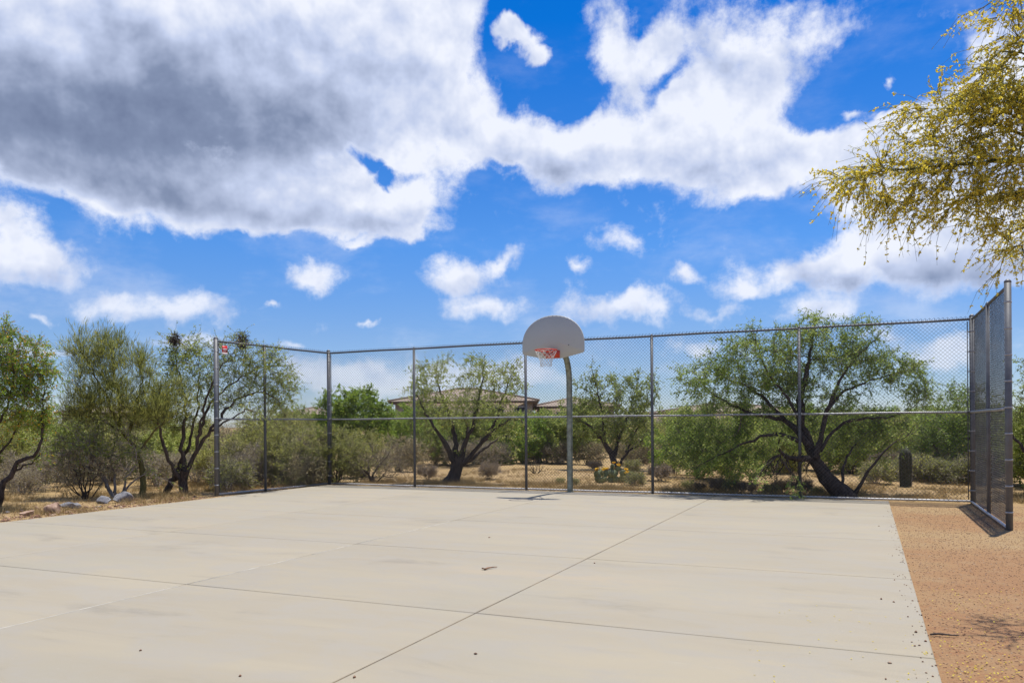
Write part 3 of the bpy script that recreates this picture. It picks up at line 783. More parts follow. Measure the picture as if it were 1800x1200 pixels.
# ---- mesquite further back
b = onG(1083, 822); Y = 27.5; b = gpt(P(1083, 822, Y)[0], Y)
res = grow([limb(Y, [(1086, 828), (1075, 800), (1058, 772), (1040, 752), (1018, 738), (1005, 730)], 0.136, .025),
    limb(Y, [(1078, 805), (1088, 770), (1102, 735), (1116, 690), (1124, 655)], 0.068, .014, 0, .6),
    limb(Y, [(1062, 778), (1060, 740), (1054, 700), (1044, 660), (1040, 645)], 0.068, .014, 0, -.7),
    limb(Y, [(1086, 825), (1098, 802), (1122, 780), (1150, 760)], 0.068, .016, 0, -.5),
    limb(Y, [(1082, 800), (1086, 745), (1082, 695), (1085, 660)], 0.061, .012, 0, 1.0),
    limb(Y, [(1100, 795), (1125, 740), (1140, 690), (1142, 670)], 0.041, .010, 0, .3)],
    crown(Y, [(1040, 685, 38, 38), (1088, 700, 48, 48), (1130, 690, 28, 42), (1040, 738, 42, 30), (1112, 755, 44, 32), (1018, 720, 24, 28), (1085, 745, 50, 30)], .95),
    natt=230, ntwig=2200, nleaf=16000, leaf=(.08, .032), droop=.3, shell=.2, twig_r=.003)
make_plant('mesquite_tree', 'mesquite with leaning slender trunks behind the prickly pear right of the hoop', 'tree', b, res, 'bark', 'mesquite')

# ---- big leaning mesquite
b = onG(1488, 877); Y = b[1] + .15
res = grow([limb(Y, [(1494, 884), (1478, 864), (1452, 838), (1430, 800), (1414, 762), (1407, 728), (1410, 690), (1420, 645), (1428, 600), (1432, 570)], 0.200, .016, 0, .8),
    limb(Y, [(1420, 782), (1398, 752), (1376, 737), (1340, 731), (1295, 716), (1250, 690), (1222, 655)], 0.068, .012, .1, 1.0),
    limb(Y, [(1378, 738), (1345, 702), (1310, 678), (1268, 662), (1232, 640)], 0.048, .010, .3, 1.6),
    limb(Y, [(1411, 745), (1385, 700), (1350, 655), (1330, 605), (1320, 570)], 0.044, .010, .1, .9),
    limb(Y, [(1432, 804), (1446, 762), (1450, 735), (1466, 690), (1490, 648), (1522, 612), (1552, 582)], 0.068, .012, .1, .5),
    limb(Y, [(1442, 792), (1456, 768), (1476, 750), (1505, 738), (1545, 735), (1582, 728), (1625, 700)], 0.048, .010, .1, .5),
    limb(Y, [(1495, 878), (1516, 846), (1537, 814), (1560, 786), (1590, 768), (1608, 750)], 0.052, .012, .0, -.3),
    limb(Y, [(1480, 852), (1483, 820), (1498, 788), (1516, 770), (1532, 748)], 0.040, .010, .1, .9),
    limb(Y, [(1422, 806), (1398, 806), (1380, 802), (1368, 784), (1372, 772)], 0.080, .022, .0, -.4),
    limb(Y, [(1404, 775), (1362, 762), (1312, 778), (1262, 800), (1222, 822)], 0.048, .008, .0, .7),
    limb(Y, [(1455, 720), (1480, 690), (1530, 670), (1580, 655), (1620, 650)], 0.040, .008, .2, 1.0),
    limb(Y, [(1372, 806), (1385, 825), (1400, 845), (1395, 865)], 0.024, .008, -.3, -.5),
    limb(Y, [(1370, 800), (1345, 820), (1325, 842)], 0.024, .006, -.3, -.8)],
    crown(Y, [(1235, 660, 50, 45), (1325, 640, 85, 58), (1430, 602, 80, 48), (1520, 600, 50, 46), (1575, 650, 55, 38), (1480, 660, 95, 48), (1255, 745, 75, 55, .9), (1335, 765, 85, 44, .9),
              (1480, 735, 85, 36), (1545, 765, 58, 48), (1470, 790, 40, 30, .6), (1300, 815, 55, 30, 1.0), (1400, 760, 60, 35, .8), (1200, 770, 34, 45, 1.0), (1250, 800, 60, 32, 1.2), (1618, 690, 28, 28), (1360, 690, 70, 40)], .8, .75),
    natt=860, ntwig=8400, nleaf=88000, jit=.011, leaf=(.06, .019), droop=.35, shell=.15, twig_len=(.12, .38))
big = make_plant('mesquite_tree', 'large spreading mesquite with leaning dark trunk close behind the fence corner', 'tree', b, res, 'bark', 'mesq_dark')
# dead hanging branches under its stub
dd = []
for k in range(30):
    x0 = random.uniform(1350, 1440); y0 = random.uniform(795, 820)
    x1 = x0 + random.uniform(-45, 25); y1 = y0 + random.uniform(25, 55)
    dd.append(limb(Y, [(x0, y0), ((x0 + x1) / 2 + random.uniform(-8, 8), (y0 + y1) / 2), (x1, y1)], .012, .004, random.uniform(-.4, .1), random.uniform(-.7, .2)))
resd = grow(dd, crown(Y, [(1375, 835, 50, 22, -.3)], .7), natt=50, ntwig=160, nleaf=0, twig_len=(.05, .2), droop=.5)
obj('dead_branches', mesh_np('dead_branches', np.concatenate([resd[0][0], resd[1][0]]) - b, np.concatenate([resd[0][1], resd[1][1] + len(resd[0][0])])), M['bark'], big)

# ---- mesquite by the left fence
b = onG(322, 868); Y = b[1]
res = grow([limb(Y, [(322, 871), (322, 848), (325, 828)], 0.109, .12),
    limb(Y, [(322, 848), (302, 818), (286, 785), (281, 755), (274, 715), (265, 675), (262, 640)], 0.055, .010, 0, -.5),
    limb(Y, [(326, 832), (342, 800), (364, 762), (386, 735), (420, 702), (460, 690), (505, 712)], 0.066, .010, 0, .4),
    limb(Y, [(325, 832), (321, 800), (321, 768), (326, 720), (318, 668), (308, 618), (305, 592)], 0.055, .010, 0, .6),
    limb(Y, [(345, 796), (353, 750), (362, 700), (386, 650), (412, 618), (424, 590)], 0.047, .008, 0, -.4),
    limb(Y, [(368, 758), (405, 738), (440, 720), (475, 740)], 0.031, .008, .1, -.7),
    limb(Y, [(293, 869), (302, 845), (318, 815), (330, 790)], 0.086, .05, .7, .4),
    limb(Y, [(350, 760), (375, 700), (440, 655), (490, 640), (515, 650)], 0.039, .008, .2, .9),
    limb(Y, [(330, 790), (345, 720), (350, 650), (348, 600)], 0.039, .008, .3, 1.0)],
    crown(Y, [(288, 675, 32, 50), (306, 612, 26, 32), (345, 640, 45, 45), (412, 625, 42, 42), (465, 650, 42, 42), (425, 690, 70, 36), (325, 715, 55, 45), (500, 680, 25, 42), (282, 735, 35, 28), (350, 600, 30, 24)], .8, .6),
    natt=380, ntwig=3800, nleaf=25000, leaf=(.055, .02), droop=.3, shell=.2, blossom=260, blossom_size=.035)
lt = make_plant('mesquite_tree', 'mesquite with V forked trunk and mistletoe clumps at the fence end post', 'tree', b, res, 'bark_brown', 'mesquite')
for (px, py, rr) in ((308, 596, .14), (426, 598, .16)):
    c = P(px, py, Y + .4); n = 380
    p0 = c + rdir(n) * np.array([.7, .7, 1.0]) * rr * rng.random((n, 1)) ** .6; d = unit(p0 - c + np.array([0, 0, -.05]) + rng.normal(0, .05, (n, 3)))
    v, f = prisms(p0, p0 + d * rr * .7, .004, .003)
    obj('mistletoe_clump', mesh_np('mistletoe_clump', v - b, f), M['bark_brown'], lt)

# ---- palo verde with olive trunk
b = onG(250, 873); Y = b[1]
res = grow([limb(Y, [(251, 878), (252, 838), (246, 802), (229, 776), (214, 758), (204, 736), (194, 718)], .085, .022),
    limb(Y, [(242, 792), (268, 760), (290, 740), (312, 728)], .035, .010, 0, -.3),
    limb(Y, [(222, 768), (235, 735), (242, 700), (250, 660), (246, 622)], .04, .008, 0, .3),
    limb(Y, [(204, 736), (188, 700), (168, 660), (150, 622), (136, 592)], .035, .007, 0, -.3),
    limb(Y, [(210, 750), (206, 700), (200, 650), (194, 602)], .035, .007, 0, .5),
    limb(Y, [(214, 758), (180, 740), (150, 730), (130, 715)], .03, .007, 0, .6)],
    crown(Y, [(146, 625, 28, 34), (188, 632, 42, 40), (170, 672, 45, 32), (232, 665, 45, 45), (250, 718, 48, 36), (200, 718, 58, 38), (300, 710, 35, 40), (150, 715, 40, 30)], .9),
    natt=260, ntwig=4200, nleaf=21000, leaf=(.13, .0085), droop=-.2, up=.55, leaf_droop=-.35, leaf_spread=.4, shell=.1, blossom=420, blossom_size=.03, twig_len=(.2, .55), r_tip=.0025)
make_plant('palo_verde_tree', 'thin palo verde with olive green trunk and upright wispy twigs by the rocks', 'tree', b, res, 'bark_green', 'verde', 'yellow', None, 'twig_green')

# ---- grey many stemmed bush
b = onG(206, 874); Y = b[1] + .1
res = grow([limb(Y, [(200, 878), (186, 848), (170, 815), (158, 793), (138, 770), (122, 752)], .055, .010, 0, -.3),
    limb(Y, [(205, 877), (200, 832), (196, 800), (206, 768), (200, 745)], .04, .008, 0, .4),
    limb(Y, [(210, 876), (222, 838), (242, 808), (228, 778), (220, 755)], .035, .008, 0, -.5),
    limb(Y, [(188, 850), (150, 816), (116, 802), (88, 795), (58, 802)], .035, .006, 0, -.6),
    limb(Y, [(212, 876), (235, 845), (262, 832), (300, 845)], .03, .006, 0, -.2),
    limb(Y, [(196, 870), (180, 830), (176, 795), (160, 765), (165, 740)], .035, .006, 0, .7),
    limb(Y, [(165, 802), (128, 780), (100, 775), (75, 770)], .025, .006, -.2, .3)],
    crown(Y, [(135, 762, 50, 36), (190, 770, 60, 40), (108, 795, 48, 28), (230, 800, 42, 38), (160, 800, 60, 30)], .9),
    natt=260, ntwig=2000, nleaf=8000, leaf=(.055, .02), droop=.1, bare=.35, twig_len=(.1, .35), curl=.2, twig_r=.003)
make_plant('bare_shrub', 'half bare grey shrub with many crooked stems behind the rocks', 'shrub', b, res, 'bark_grey', 'mesquite')

# ---- small dark shrub with fan of stems
b = onG(152, 877); Y = b[1] + .15
st_ = [(108, 825), (120, 800), (136, 790), (150, 785), (166, 792), (182, 812), (112, 845), (192, 835), (128, 815), (160, 805)]
res = grow([limb(Y, [(150 + random.uniform(-6, 6), 880), ((150 + x) / 2 + random.uniform(-5, 5), (870 + y) / 2 + 6), (x, y)], .022, .006, 0, random.uniform(-.6, .6)) for x, y in st_],
    crown(Y, [(140, 815, 52, 36), (115, 835, 35, 30), (175, 828, 30, 28)], .9), natt=120, ntwig=1000, nleaf=3200, leaf=(.05, .015), droop=.6, bare=.4, twig_len=(.1, .35))
make_plant('bare_shrub', 'low dark shrub with a fan of thin stems and drooping twigs', 'shrub', b, res, 'bark_brown', 'grey_leaf')

# ---- yellow flowered tree at the left
b = onG(-6, 894); Y = b[1]
res = grow([limb(Y, [(-6, 898), (4, 862), (15, 836), (33, 813), (60, 800), (71, 780), (76, 755), (75, 720), (78, 688), (76, 660)], 0.068, .012),
    limb(Y, [(22, 828), (45, 818), (62, 808), (72, 795)], 0.024, .02, 0, .15),
    limb(Y, [(0, 870), (-20, 820), (10, 785), (28, 755), (45, 725), (48, 690)], 0.040, .010, 0, .5),
    limb(Y, [(-5, 880), (-50, 800), (-70, 720), (-40, 660), (-20, 610)], 0.056, .010, 0, -.3),
    limb(Y, [(-20, 820), (-5, 760), (15, 700), (25, 640), (20, 590)], 0.040, .009, .2, -.5)],
    crown(Y, [(28, 620, 45, 42), (0, 665, 60, 55), (62, 672, 38, 38), (45, 722, 48, 34), (-50, 650, 60, 70), (10, 590, 24, 22), (-60, 740, 60, 40), (75, 640, 22, 22)], .95),
    natt=300, ntwig=3600, nleaf=24000, leaf=(.06, .02), droop=.25, shell=.25, blossom=3000, blossom_size=.036)
make_plant('flowering_tree', 'bushy tree with orange yellow blossom and bent black trunk left of the rocks', 'tree', b, res, 'bark', 'bright', 'orange')

# ---- foreground palo verde in bloom, its trunk beside the court
bx, by = 5.3, 5.2
b = gpt(bx, by)
def wl(pts, r0, r1): return ([np.array(p, float) for p in pts], r0, r1)
def fp(px, py, Y): return tuple(P(px, py, Y))
res = grow([wl([(bx, by, -.15), (bx - .05, by, .8), (bx - .2, by - .1, 1.6), (bx - .3, by - .2, 2.1)], .16, .11),
    wl([(bx - .3, by - .2, 2.1), fp(2080, 380, 4.75), fp(1900, 300, 4.5), fp(1780, 285, 4.35), fp(1660, 290, 4.3), fp(1560, 300, 4.25), fp(1490, 315, 4.2)], .05, .0035),
    wl([fp(1900, 300, 4.5), fp(1800, 235, 4.4), fp(1720, 215, 4.3), fp(1660, 240, 4.2)], .018, .0035),
    wl([(bx - .3, by - .2, 2.1), fp(2050, 250, 4.6), fp(1930, 150, 4.4), fp(1830, 110, 4.3), fp(1760, 90, 4.2), fp(1720, 140, 4.1)], .045, .0035),
    wl([fp(2050, 250, 4.6), fp(1950, 0, 4.5), fp(1850, -30, 4.4), fp(1760, -5, 4.3), fp(1710, 20, 4.2)], .03, .0035),
    wl([fp(2080, 380, 4.75), fp(1940, 380, 4.6), fp(1840, 385, 4.5), fp(1780, 410, 4.4), fp(1760, 470, 4.35)], .025, .0035),
    wl([(bx - .3, by - .2, 2.1), (bx + .1, by - .1, 3.0), (bx + .2, by - .3, 4.0), (bx, by - .6, 4.8)], .08, .01),
    wl([(bx - .25, by - .2, 1.9), (bx + .6, by + .4, 2.8), (bx + 1.3, by + .7, 3.6)], .08, .01),
    wl([(bx - .3, by - .2, 2.1), (bx - .6, by - 1.0, 3.0), (bx - .9, by - 1.8, 3.7)], .06, .01),
    wl([(bx - .3, by - .2, 2.1), (bx - .6, by + .5, 2.7), (bx - 1.0, by + 1.0, 3.1)], .05, .01)],
    crown(4.3, [(1690, 215, 110, 62), (1590, 315, 110, 42), (1710, 300, 120, 60), (1650, 365, 80, 42), (1790, 150, 75, 110), (1790, 400, 42, 55), (1770, 15, 60, 28), (1790, 270, 90, 90), (1560, 360, 40, 30), (1510, 320, 45, 22)], .55)
    + [((bx, by - .4, 4.0), (1.1, 1.1, .9)), ((bx + 1.2, by + .6, 3.4), (.8, .8, .7)), ((bx - .9, by - 1.7, 3.9), (.5, .7, .5)), ((bx - 1.0, by + 1.0, 3.05), (.45, .6, .4))],
    natt=640, ntwig=4600, nleaf=14000, leaf=(.024, .0045), droop=.55, leaf_droop=.1, twig_len=(.1, .3), twig_r=.0011, r_tip=.0012, step=.10, blossom=25000, blossom_size=.018, jit=.006, shell=.2,
    env_w=[2.2, 2.2, 1.8, 1.5, 2.2, 1.6, 2.2, 1.8, 1.4, 2.2] + [.16] * 3 + [.5], curl=.45, flow=(-.85, -.1, -.3), align=1.0, rnd_d=.5)
make_plant('palo_verde_tree', 'palo verde covered in yellow blossom overhanging the gravel beside the court', 'tree', b, res, 'twig_green', 'verde', 'yellow')

# ---- a tree beyond the right fence
b = gpt(P(1835, 900, 15.5)[0], 15.5); Y = 15.5
res = grow([limb(Y, [(1835, 900), (1832, 850), (1838, 800), (1830, 740), (1825, 680), (1820, 640)], .10, .012),
    limb(Y, [(1835, 840), (1880, 780), (1900, 700), (1890, 640)], .06, .01, 0, .5), limb(Y, [(1836, 830), (1800, 790), (1770, 740), (1765, 690)], .05, .01, 0, .9)],
    crown(Y, [(1835, 660, 45, 55), (1880, 690, 60, 60), (1825, 745, 48, 55, .6), (1800, 800, 42, 42, .9), (1860, 820, 50, 50)], .9),
    natt=180, ntwig=1900, nleaf=17000, leaf=(.06, .02), droop=.3, shell=.2)
make_plant('mesquite_tree', 'green mesquite growing outside the gravel side fence', 'tree', b, res, 'bark', 'mesquite')

# ---- broad shrub tree behind the fence corner
Y = 21.0; b = gpt(P(1680, 850, Y)[0], Y)
res = grow([limb(Y, [(1675, 852), (1685, 820), (1700, 790), (1705, 750), (1700, 710)], .06, .01), limb(Y, [(1678, 850), (1665, 815), (1645, 790), (1640, 750), (1650, 710)], .06, .01, 0, .5),
    limb(Y, [(1680, 850), (1710, 815), (1740, 790), (1755, 740)], .05, .01, 0, -.4), limb(Y, [(1676, 850), (1640, 830), (1615, 800), (1600, 770)], .05, .01, 0, .3)],
    crown(Y, [(1690, 715, 55, 45), (1650, 760, 50, 42), (1720, 770, 60, 55), (1640, 815, 48, 32), (1705, 825, 50, 28), (1620, 770, 36, 36)], .9),
    natt=240, ntwig=2800, nleaf=20000, leaf=(.065, .022), droop=.25, shell=.2, blossom=120, blossom_size=.035)
make_plant('mesquite_tree', 'low dense mesquite thicket inside the far fence corner beside the cactus', 'tree', b, res, 'bark_brown', 'mesq_dark')

# ---- bright green dense tree far behind the left corner
Y = 31.0; b = gpt(P(625, 808, Y)[0], Y)
res = grow([limb(Y, [(622, 812), (620, 780), (600, 745), (590, 715)], .10, .02), limb(Y, [(624, 812), (630, 770), (640, 730), (645, 700)], .09, .02, 0, .6), limb(Y, [(626, 812), (650, 780), (675, 750), (690, 725)], .08, .02, 0, -.6)],
    crown(Y, [(600, 705, 34, 26), (635, 708, 38, 24), (665, 722, 26, 20), (580, 725, 28, 24), (625, 735, 58, 26), (600, 760, 40, 30), (655, 755, 40, 28)], 1.0),
    natt=200, ntwig=2600, nleaf=26000, leaf=(.10, .04), droop=.1, shell=.3, twig_r=.003)
make_plant('round_green_tree', 'dense bright green rounded tree behind the olive bush at the fence corner', 'tree', b, res, 'bark', 'bright')

# ------------------------------------------------------------------ bushes: kinds built once, then copied
def bush_kind(h, wd, nst, natt, ntwig, nleaf, leaf, bare=0.0, up=.2, droop=.2, r=.02, blossom=0, twig=(.1, .35), bs=.03):
    lim = []
    for k in range(nst):
        an = random.uniform(0, 2 * math.pi); q = random.uniform(.35, 1.0); hh = h * random.uniform(.55, .9)
        tip = np.array([math.cos(an) * wd * q * .8, math.sin(an) * wd * q * .8, hh]); bs_ = np.array([math.cos(an), math.sin(an), 0]) * random.uniform(0, .08)
        lim.append(([bs_ + np.array([0, 0, -.05]), bs_ * 1 + (tip - bs_) * np.array([.35, .35, .45]) + rng.normal(0, .06, 3) * [1, 1, .3], tip], r, r * .3))
    env = [((0, 0, h * .48), (wd * .9, wd * .9, h * .46))]
    for k in range(6):
        an = random.uniform(0, 2 * math.pi); env.append(((math.cos(an) * wd * .55, math.sin(an) * wd * .55, h * random.uniform(.15, .8)), (wd * .42, wd * .42, h * .24)))
    return grow(lim, env, natt=natt, ntwig=ntwig, nleaf=nleaf, leaf=leaf, bare=bare, up=up, droop=droop, twig_len=twig, blossom=blossom, blossom_size=bs, shell=.2, sides=5, twig_r=.003)
KIND = {}
def kind(key, name, bark, leafm, blm=None, **kw):
    res = bush_kind(**kw); wood, br, lf, bl, _ = res
    KIND[key] = (name, mesh_np('trunk', wood[0], wood[1], smooth=True), mesh_np('branches', br[0], br[1]),
                 mesh_np('crown', lf[0], lf[1], lf[2]) if lf else None, mesh_np('blossoms', bl[0], bl[1], bl[2]) if bl else None, M[bark], M[leafm], M[blm or 'yellow'])
def put(key, x, y, sc, label, group=None, cat='bush', sz=None):
    name, a_, b_, c_, d_, mb_, ml_, my_ = KIND[key]
    root = thing(name, label, cat, gpt(x, y), random.uniform(0, 6.28), group)
    root.scale = (sc, sc, sc * (sz or 1.0))
    obj('stems', a_, mb_, root); obj('branches', b_, M['bark_grey'] if mb_ is M['bark_grey'] else M['twig_brown'], root)
    if c_: obj('foliage', c_, ml_, root)
    if d_: obj('blossoms', d_, my_, root)
    return root
kind('green', 'green_bush', 'bark_brown', 'mesquite', h=2.1, wd=1.35, nst=8, natt=150, ntwig=1900, nleaf=17000, leaf=(.085, .034), blossom=140, bs=.05)
kind('green2', 'green_bush', 'bark_brown', 'bright', h=2.2, wd=1.2, nst=7, natt=150, ntwig=1900, nleaf=15000, leaf=(.085, .03), blossom=320, bs=.05)
kind('olive', 'olive_bush', 'bark_brown', 'olive', h=1.9, wd=1.1, nst=12, natt=170, ntwig=2400, nleaf=15000, leaf=(.07, .02), up=.4)
kind('brown', 'dry_shrub', 'bark_grey', 'grey_leaf', h=1.25, wd=1.05, nst=14, natt=160, ntwig=1900, nleaf=6000, leaf=(.06, .018), bare=.3)
kind('grey', 'grey_brush', 'bark_brown', 'grey_leaf', h=1.5, wd=1.1, nst=12, natt=150, ntwig=1700, nleaf=6500, leaf=(.07, .022), bare=.2)
kind('low', 'low_shrub', 'bark_grey', 'olive', h=.45, wd=.42, nst=16, natt=60, ntwig=1100, nleaf=5000, leaf=(.04, .010), up=.5, r=.008, twig=(.06, .18))
kind('lowdry', 'low_shrub', 'bark_grey', 'straw', h=.5, wd=.45, nst=18, natt=60, ntwig=1500, nleaf=4500, leaf=(.06, .007), up=.7, r=.007, twig=(.08, .22))
def atp(px, Y): return P(px, 800, Y)[0], Y

# individual bushes that stand out
x, y = atp(592, 21.3); put('olive', x, y, .90, 'tall olive green bush with dark stems right behind the fence corner post', sz=.95)
x, y = atp(640, 23.5); put('olive', x, y, .8, 'yellowish olive bush leaning out behind the corner bush and the twisted dead shrub')
x, y = atp(505, 21.0); put('olive', x, y, .85, 'olive bush seen through the left wing of the fence')
x, y = atp(447, 21.6); put('brown', x, y, .95, 'dry grey shrub behind the left fence between the end post and the olive bush')
x, y = atp(405, 19.4); put('low', x, y, 1.5, 'small green shrub at the foot of the left fence end post')
x, y = atp(535, 20.6); put('grey', x, y, .62, 'low grey brush at the foot of the corner post')
x, y = atp(60, 19.5); put('brown', x, y, .8, 'dry grey shrub on the straw beside the bent black trunk')
x, y = atp(38, 18.4); put('brown', x, y, .5, 'small dry shrub standing on straw left of the fan shaped shrub')
x, y = atp(700, 27); put('grey', x, y, .9, 'grey green brush between the bright green tree and the thick mesquite')
x, y = atp(1225, 22.0); put('green', x, y, .66, 'small bright green bush under the big mesquite', sz=.8)
x, y = atp(1290, 21.0); put('green', x, y, .62, 'rounded green bush beneath the left boughs of the big mesquite', sz=.75)
x, y = atp(1185, 24.5); put('green2', x, y, .85, 'yellow flecked green bush between the leaning mesquite and the big mesquite', sz=.85)
# belt of brush behind
MARKS = [(90, 'behind the orange blossomed tree'), (200, 'behind the low fan shaped shrub'), (290, 'behind the olive trunked palo verde'), (390, 'behind the V forked mesquite'),
         (550, 'behind the red sign fence'), (690, 'around the bright green tree'), (870, 'behind the thick trunked mesquite'), (1010, 'behind the hoop pole'),
         (1160, 'behind the prickly pear mesquite'), (1400, 'beyond the brown fence foot brush'), (1640, 'behind the big leaning mesquite'), (1790, 'behind the dark cactus thicket'), (9999, 'outside the gravel side fence')]
LOOK = {'green': 'rounded green bush', 'green2': 'yellow flecked bright green bush', 'olive': 'olive yellow bush', 'brown': 'dry pale stemmed shrub', 'grey': 'grey brown twiggy brush'}
def belt(keys, px0, px1, Y0, Y1, n, s0, s1, row):
    for k in range(n):
        px = px0 + (px1 - px0) * (k + .5 + random.uniform(-.35, .35)) / n; Y_ = random.uniform(Y0, Y1)
        key = random.choice(keys); x, y = atp(px, Y_)
        mark = next(m for lim_, m in MARKS if px < lim_)
        lb = LOOK[key] + ' in the ' + row + ' ' + mark
        put(key, x, y, random.uniform(s0, s1), lb, 'brush: ' + lb)
belt(['green', 'green2', 'green', 'olive'], 690, 1720, 33, 38, 20, .9, 1.12, 'middle row')
belt(['green', 'green2'], 780, 1010, 30, 32, 6, .9, 1.05, 'near row')
belt(['grey', 'brown', 'grey'], 690, 1180, 29.5, 31.5, 9, .6, .85, 'near row')
belt(['green', 'olive', 'green2'], 520, 1900, 44, 55, 22, 1.15, 1.45, 'far row')
belt(['brown', 'grey', 'olive', 'grey'], -160, 560, 24, 31, 18, .85, 1.15, 'middle row')
belt(['olive', 'green', 'grey'], -160, 560, 33, 44, 16, 1.1, 1.4, 'far row')
belt(['olive', 'green'], -60, 400, 21, 24, 8, .7, .95, 'low row')
belt(['brown', 'grey'], 90, 560, 20.6, 23, 8, .6, .85, 'near row')
belt(['olive', 'green', 'green2'], 1540, 1900, 24, 29, 8, .8, 1.0, 'near row')
belt(['grey', 'brown'], 1540, 1740, 21.5, 24, 5, .4, .55, 'low row')
belt(['green', 'olive', 'green'], 1310, 1580, 23, 27, 7, .6, .85, 'near row')
belt(['green', 'olive'], 1790, 1960, 15, 22, 5, .7, .95, 'near row')

# twisted brown dead shrub behind the fence
b = onG(655, 849); Y = b[1] + .2
res = grow([limb(Y, [(654, 852), (650, 838), (640, 825), (622, 812), (605, 800)], .05, .008, 0, -.3), limb(Y, [(656, 852), (656, 835), (668, 815), (684, 795), (690, 782)], .045, .008, 0, .3),
            limb(Y, [(656, 850), (672, 835), (690, 838), (698, 822)], .03, .006, 0, -.5), limb(Y, [(655, 850), (648, 820), (655, 795), (648, 775)], .035, .006, 0, .5)],
    crown(Y, [(650, 805, 50, 30), (620, 815, 35, 25), (680, 820, 30, 25)], .9), natt=130, ntwig=1000, nleaf=1500, leaf=(.05, .016), bare=.5, droop=.5, curl=.5)
make_plant('dead_shrub', 'twisted brown dead shrub close behind the fence beside the olive bush', 'shrub', b, res, 'bark_brown', 'grey_leaf')
# small bare fan shrub
b = onG(940, 834); Y = b[1]
res = grow([limb(Y, [(941, 836), (941 + (x - 941) * .5, 826), (x, y)], .022, .007, 0, random.uniform(-.3, .3)) for x, y in ((922, 822), (930, 812), (936, 806), (950, 812), (958, 818), (944, 815))],
    crown(Y, [(940, 812, 18, 10)], .9), natt=16, ntwig=50, nleaf=0, twig_len=(.05, .12), droop=0)
fan = make_plant('dead_shrub', 'small leafless fan of dark stems on the bare dirt left of the hoop pole', 'shrub', b, res, 'bark', 'grey_leaf')

for ch in fan.children:
    if ch.name.startswith('branches'): ch['kind'] = 'stuff'
LOWS = [(860, 841, .85, 'lowdry', 'small rounded dry grass shrub between the thick mesquite and the hoop pole'),
        (752, 843, .75, 'lowdry', 'small dry grass shrub at the foot of the thick mesquite'),
        (1116, 853, .7, 'low', 'small olive shrub in front of the prickly pear'),
        (1160, 846, .8, 'lowdry', 'dry shrub just right of the prickly pear'),
        (1046, 826, .6, 'lowdry', 'tiny dry shrub left of the prickly pear'),
        (1112, 828, .9, 'low', 'green low shrub behind the prickly pear'),
        (1010, 852, .35, 'low', 'tuft of low weeds on the dirt behind the hoop pole'), (985, 850, .35, 'low', 'little weed on the dirt near the hoop pole')]
for px, py, s, k, lb in LOWS:
    p = onG(px, py); put(k, p[0], p[1], s, lb, None, 'shrub')
for k in range(10):
    p = C(9.1 + k * .3 + random.uniform(-.1, .1), VF + random.uniform(.35, 1.5))
    put('lowdry' if k % 3 else 'low', p[0], p[1], random.uniform(.4, .7), ('straw coloured' if k % 3 else 'olive tinged') + ' brush hugging the foot of the fence near the big mesquite', 'brush along the fence foot', 'shrub')
for k in range(12):
    px = 1535 + k * 17 + random.uniform(-6, 6); Y_ = random.uniform(19.2, 21.5); x, y = atp(px, Y_)
    put('lowdry' if k % 2 else 'low', x, y, random.uniform(1.0, 1.4), ('straw coloured' if k % 2 else 'olive') + ' low shrub in front of the corner thicket', 'dry shrubs before the corner thicket', 'shrub')

# ------------------------------------------------------------------ prickly pear
b = onG(1082, 848); 
pear = thing('prickly_pear', 'prickly pear cactus with yellow flowers on its upper pads', 'cactus', b)
lat = []
nu, nv = 10, 6
for i in range(1, nv):
    for j in range(nu):
        th = math.pi * i / nv; ph = 2 * math.pi * j / nu
        wv_ = .095 * (1.0 + .25 * (-math.cos(th)))
        lat.append((wv_ * math.sin(th) * math.cos(ph), .018 * math.sin(th) * math.sin(ph), .115 - .115 * math.cos(th)))
lat = [(0, 0, 0)] + lat + [(0, 0, .23)]
f4 = [(1 + i * nu + j, 1 + i * nu + (j + 1) % nu, 1 + (i + 1) * nu + (j + 1) % nu, 1 + (i + 1) * nu + j) for i in range(nv - 2) for j in range(nu)]
f3 = [(0, 1 + (j + 1) % nu, 1 + j) for j in range(nu)] + [(1 + (nv - 1) * nu, 1 + (nv - 2) * nu + j, 1 + (nv - 2) * nu + (j + 1) % nu) for j in range(nu)]
pad_me = mesh_np('pad', lat, [np.array(f4), np.array(f3)], smooth=True)
fl_v = []; fl_f = []
for k in range(9):
    a_ = k / 9 * 6.283; c_, s_ = math.cos(a_), math.sin(a_); n0 = len(fl_v)
    fl_v += [(0, 0, 0), (c_ * .03 - s_ * .016, s_ * .03 + c_ * .016, .03), (c_ * .04, s_ * .04, .055), (c_ * .03 + s_ * .016, s_ * .03 - c_ * .016, .03)]; fl_f.append((n0, n0 + 1, n0 + 2, n0 + 3))
fl_me = mesh_np('flower', fl_v, np.array(fl_f), np.full(len(fl_v), .8))
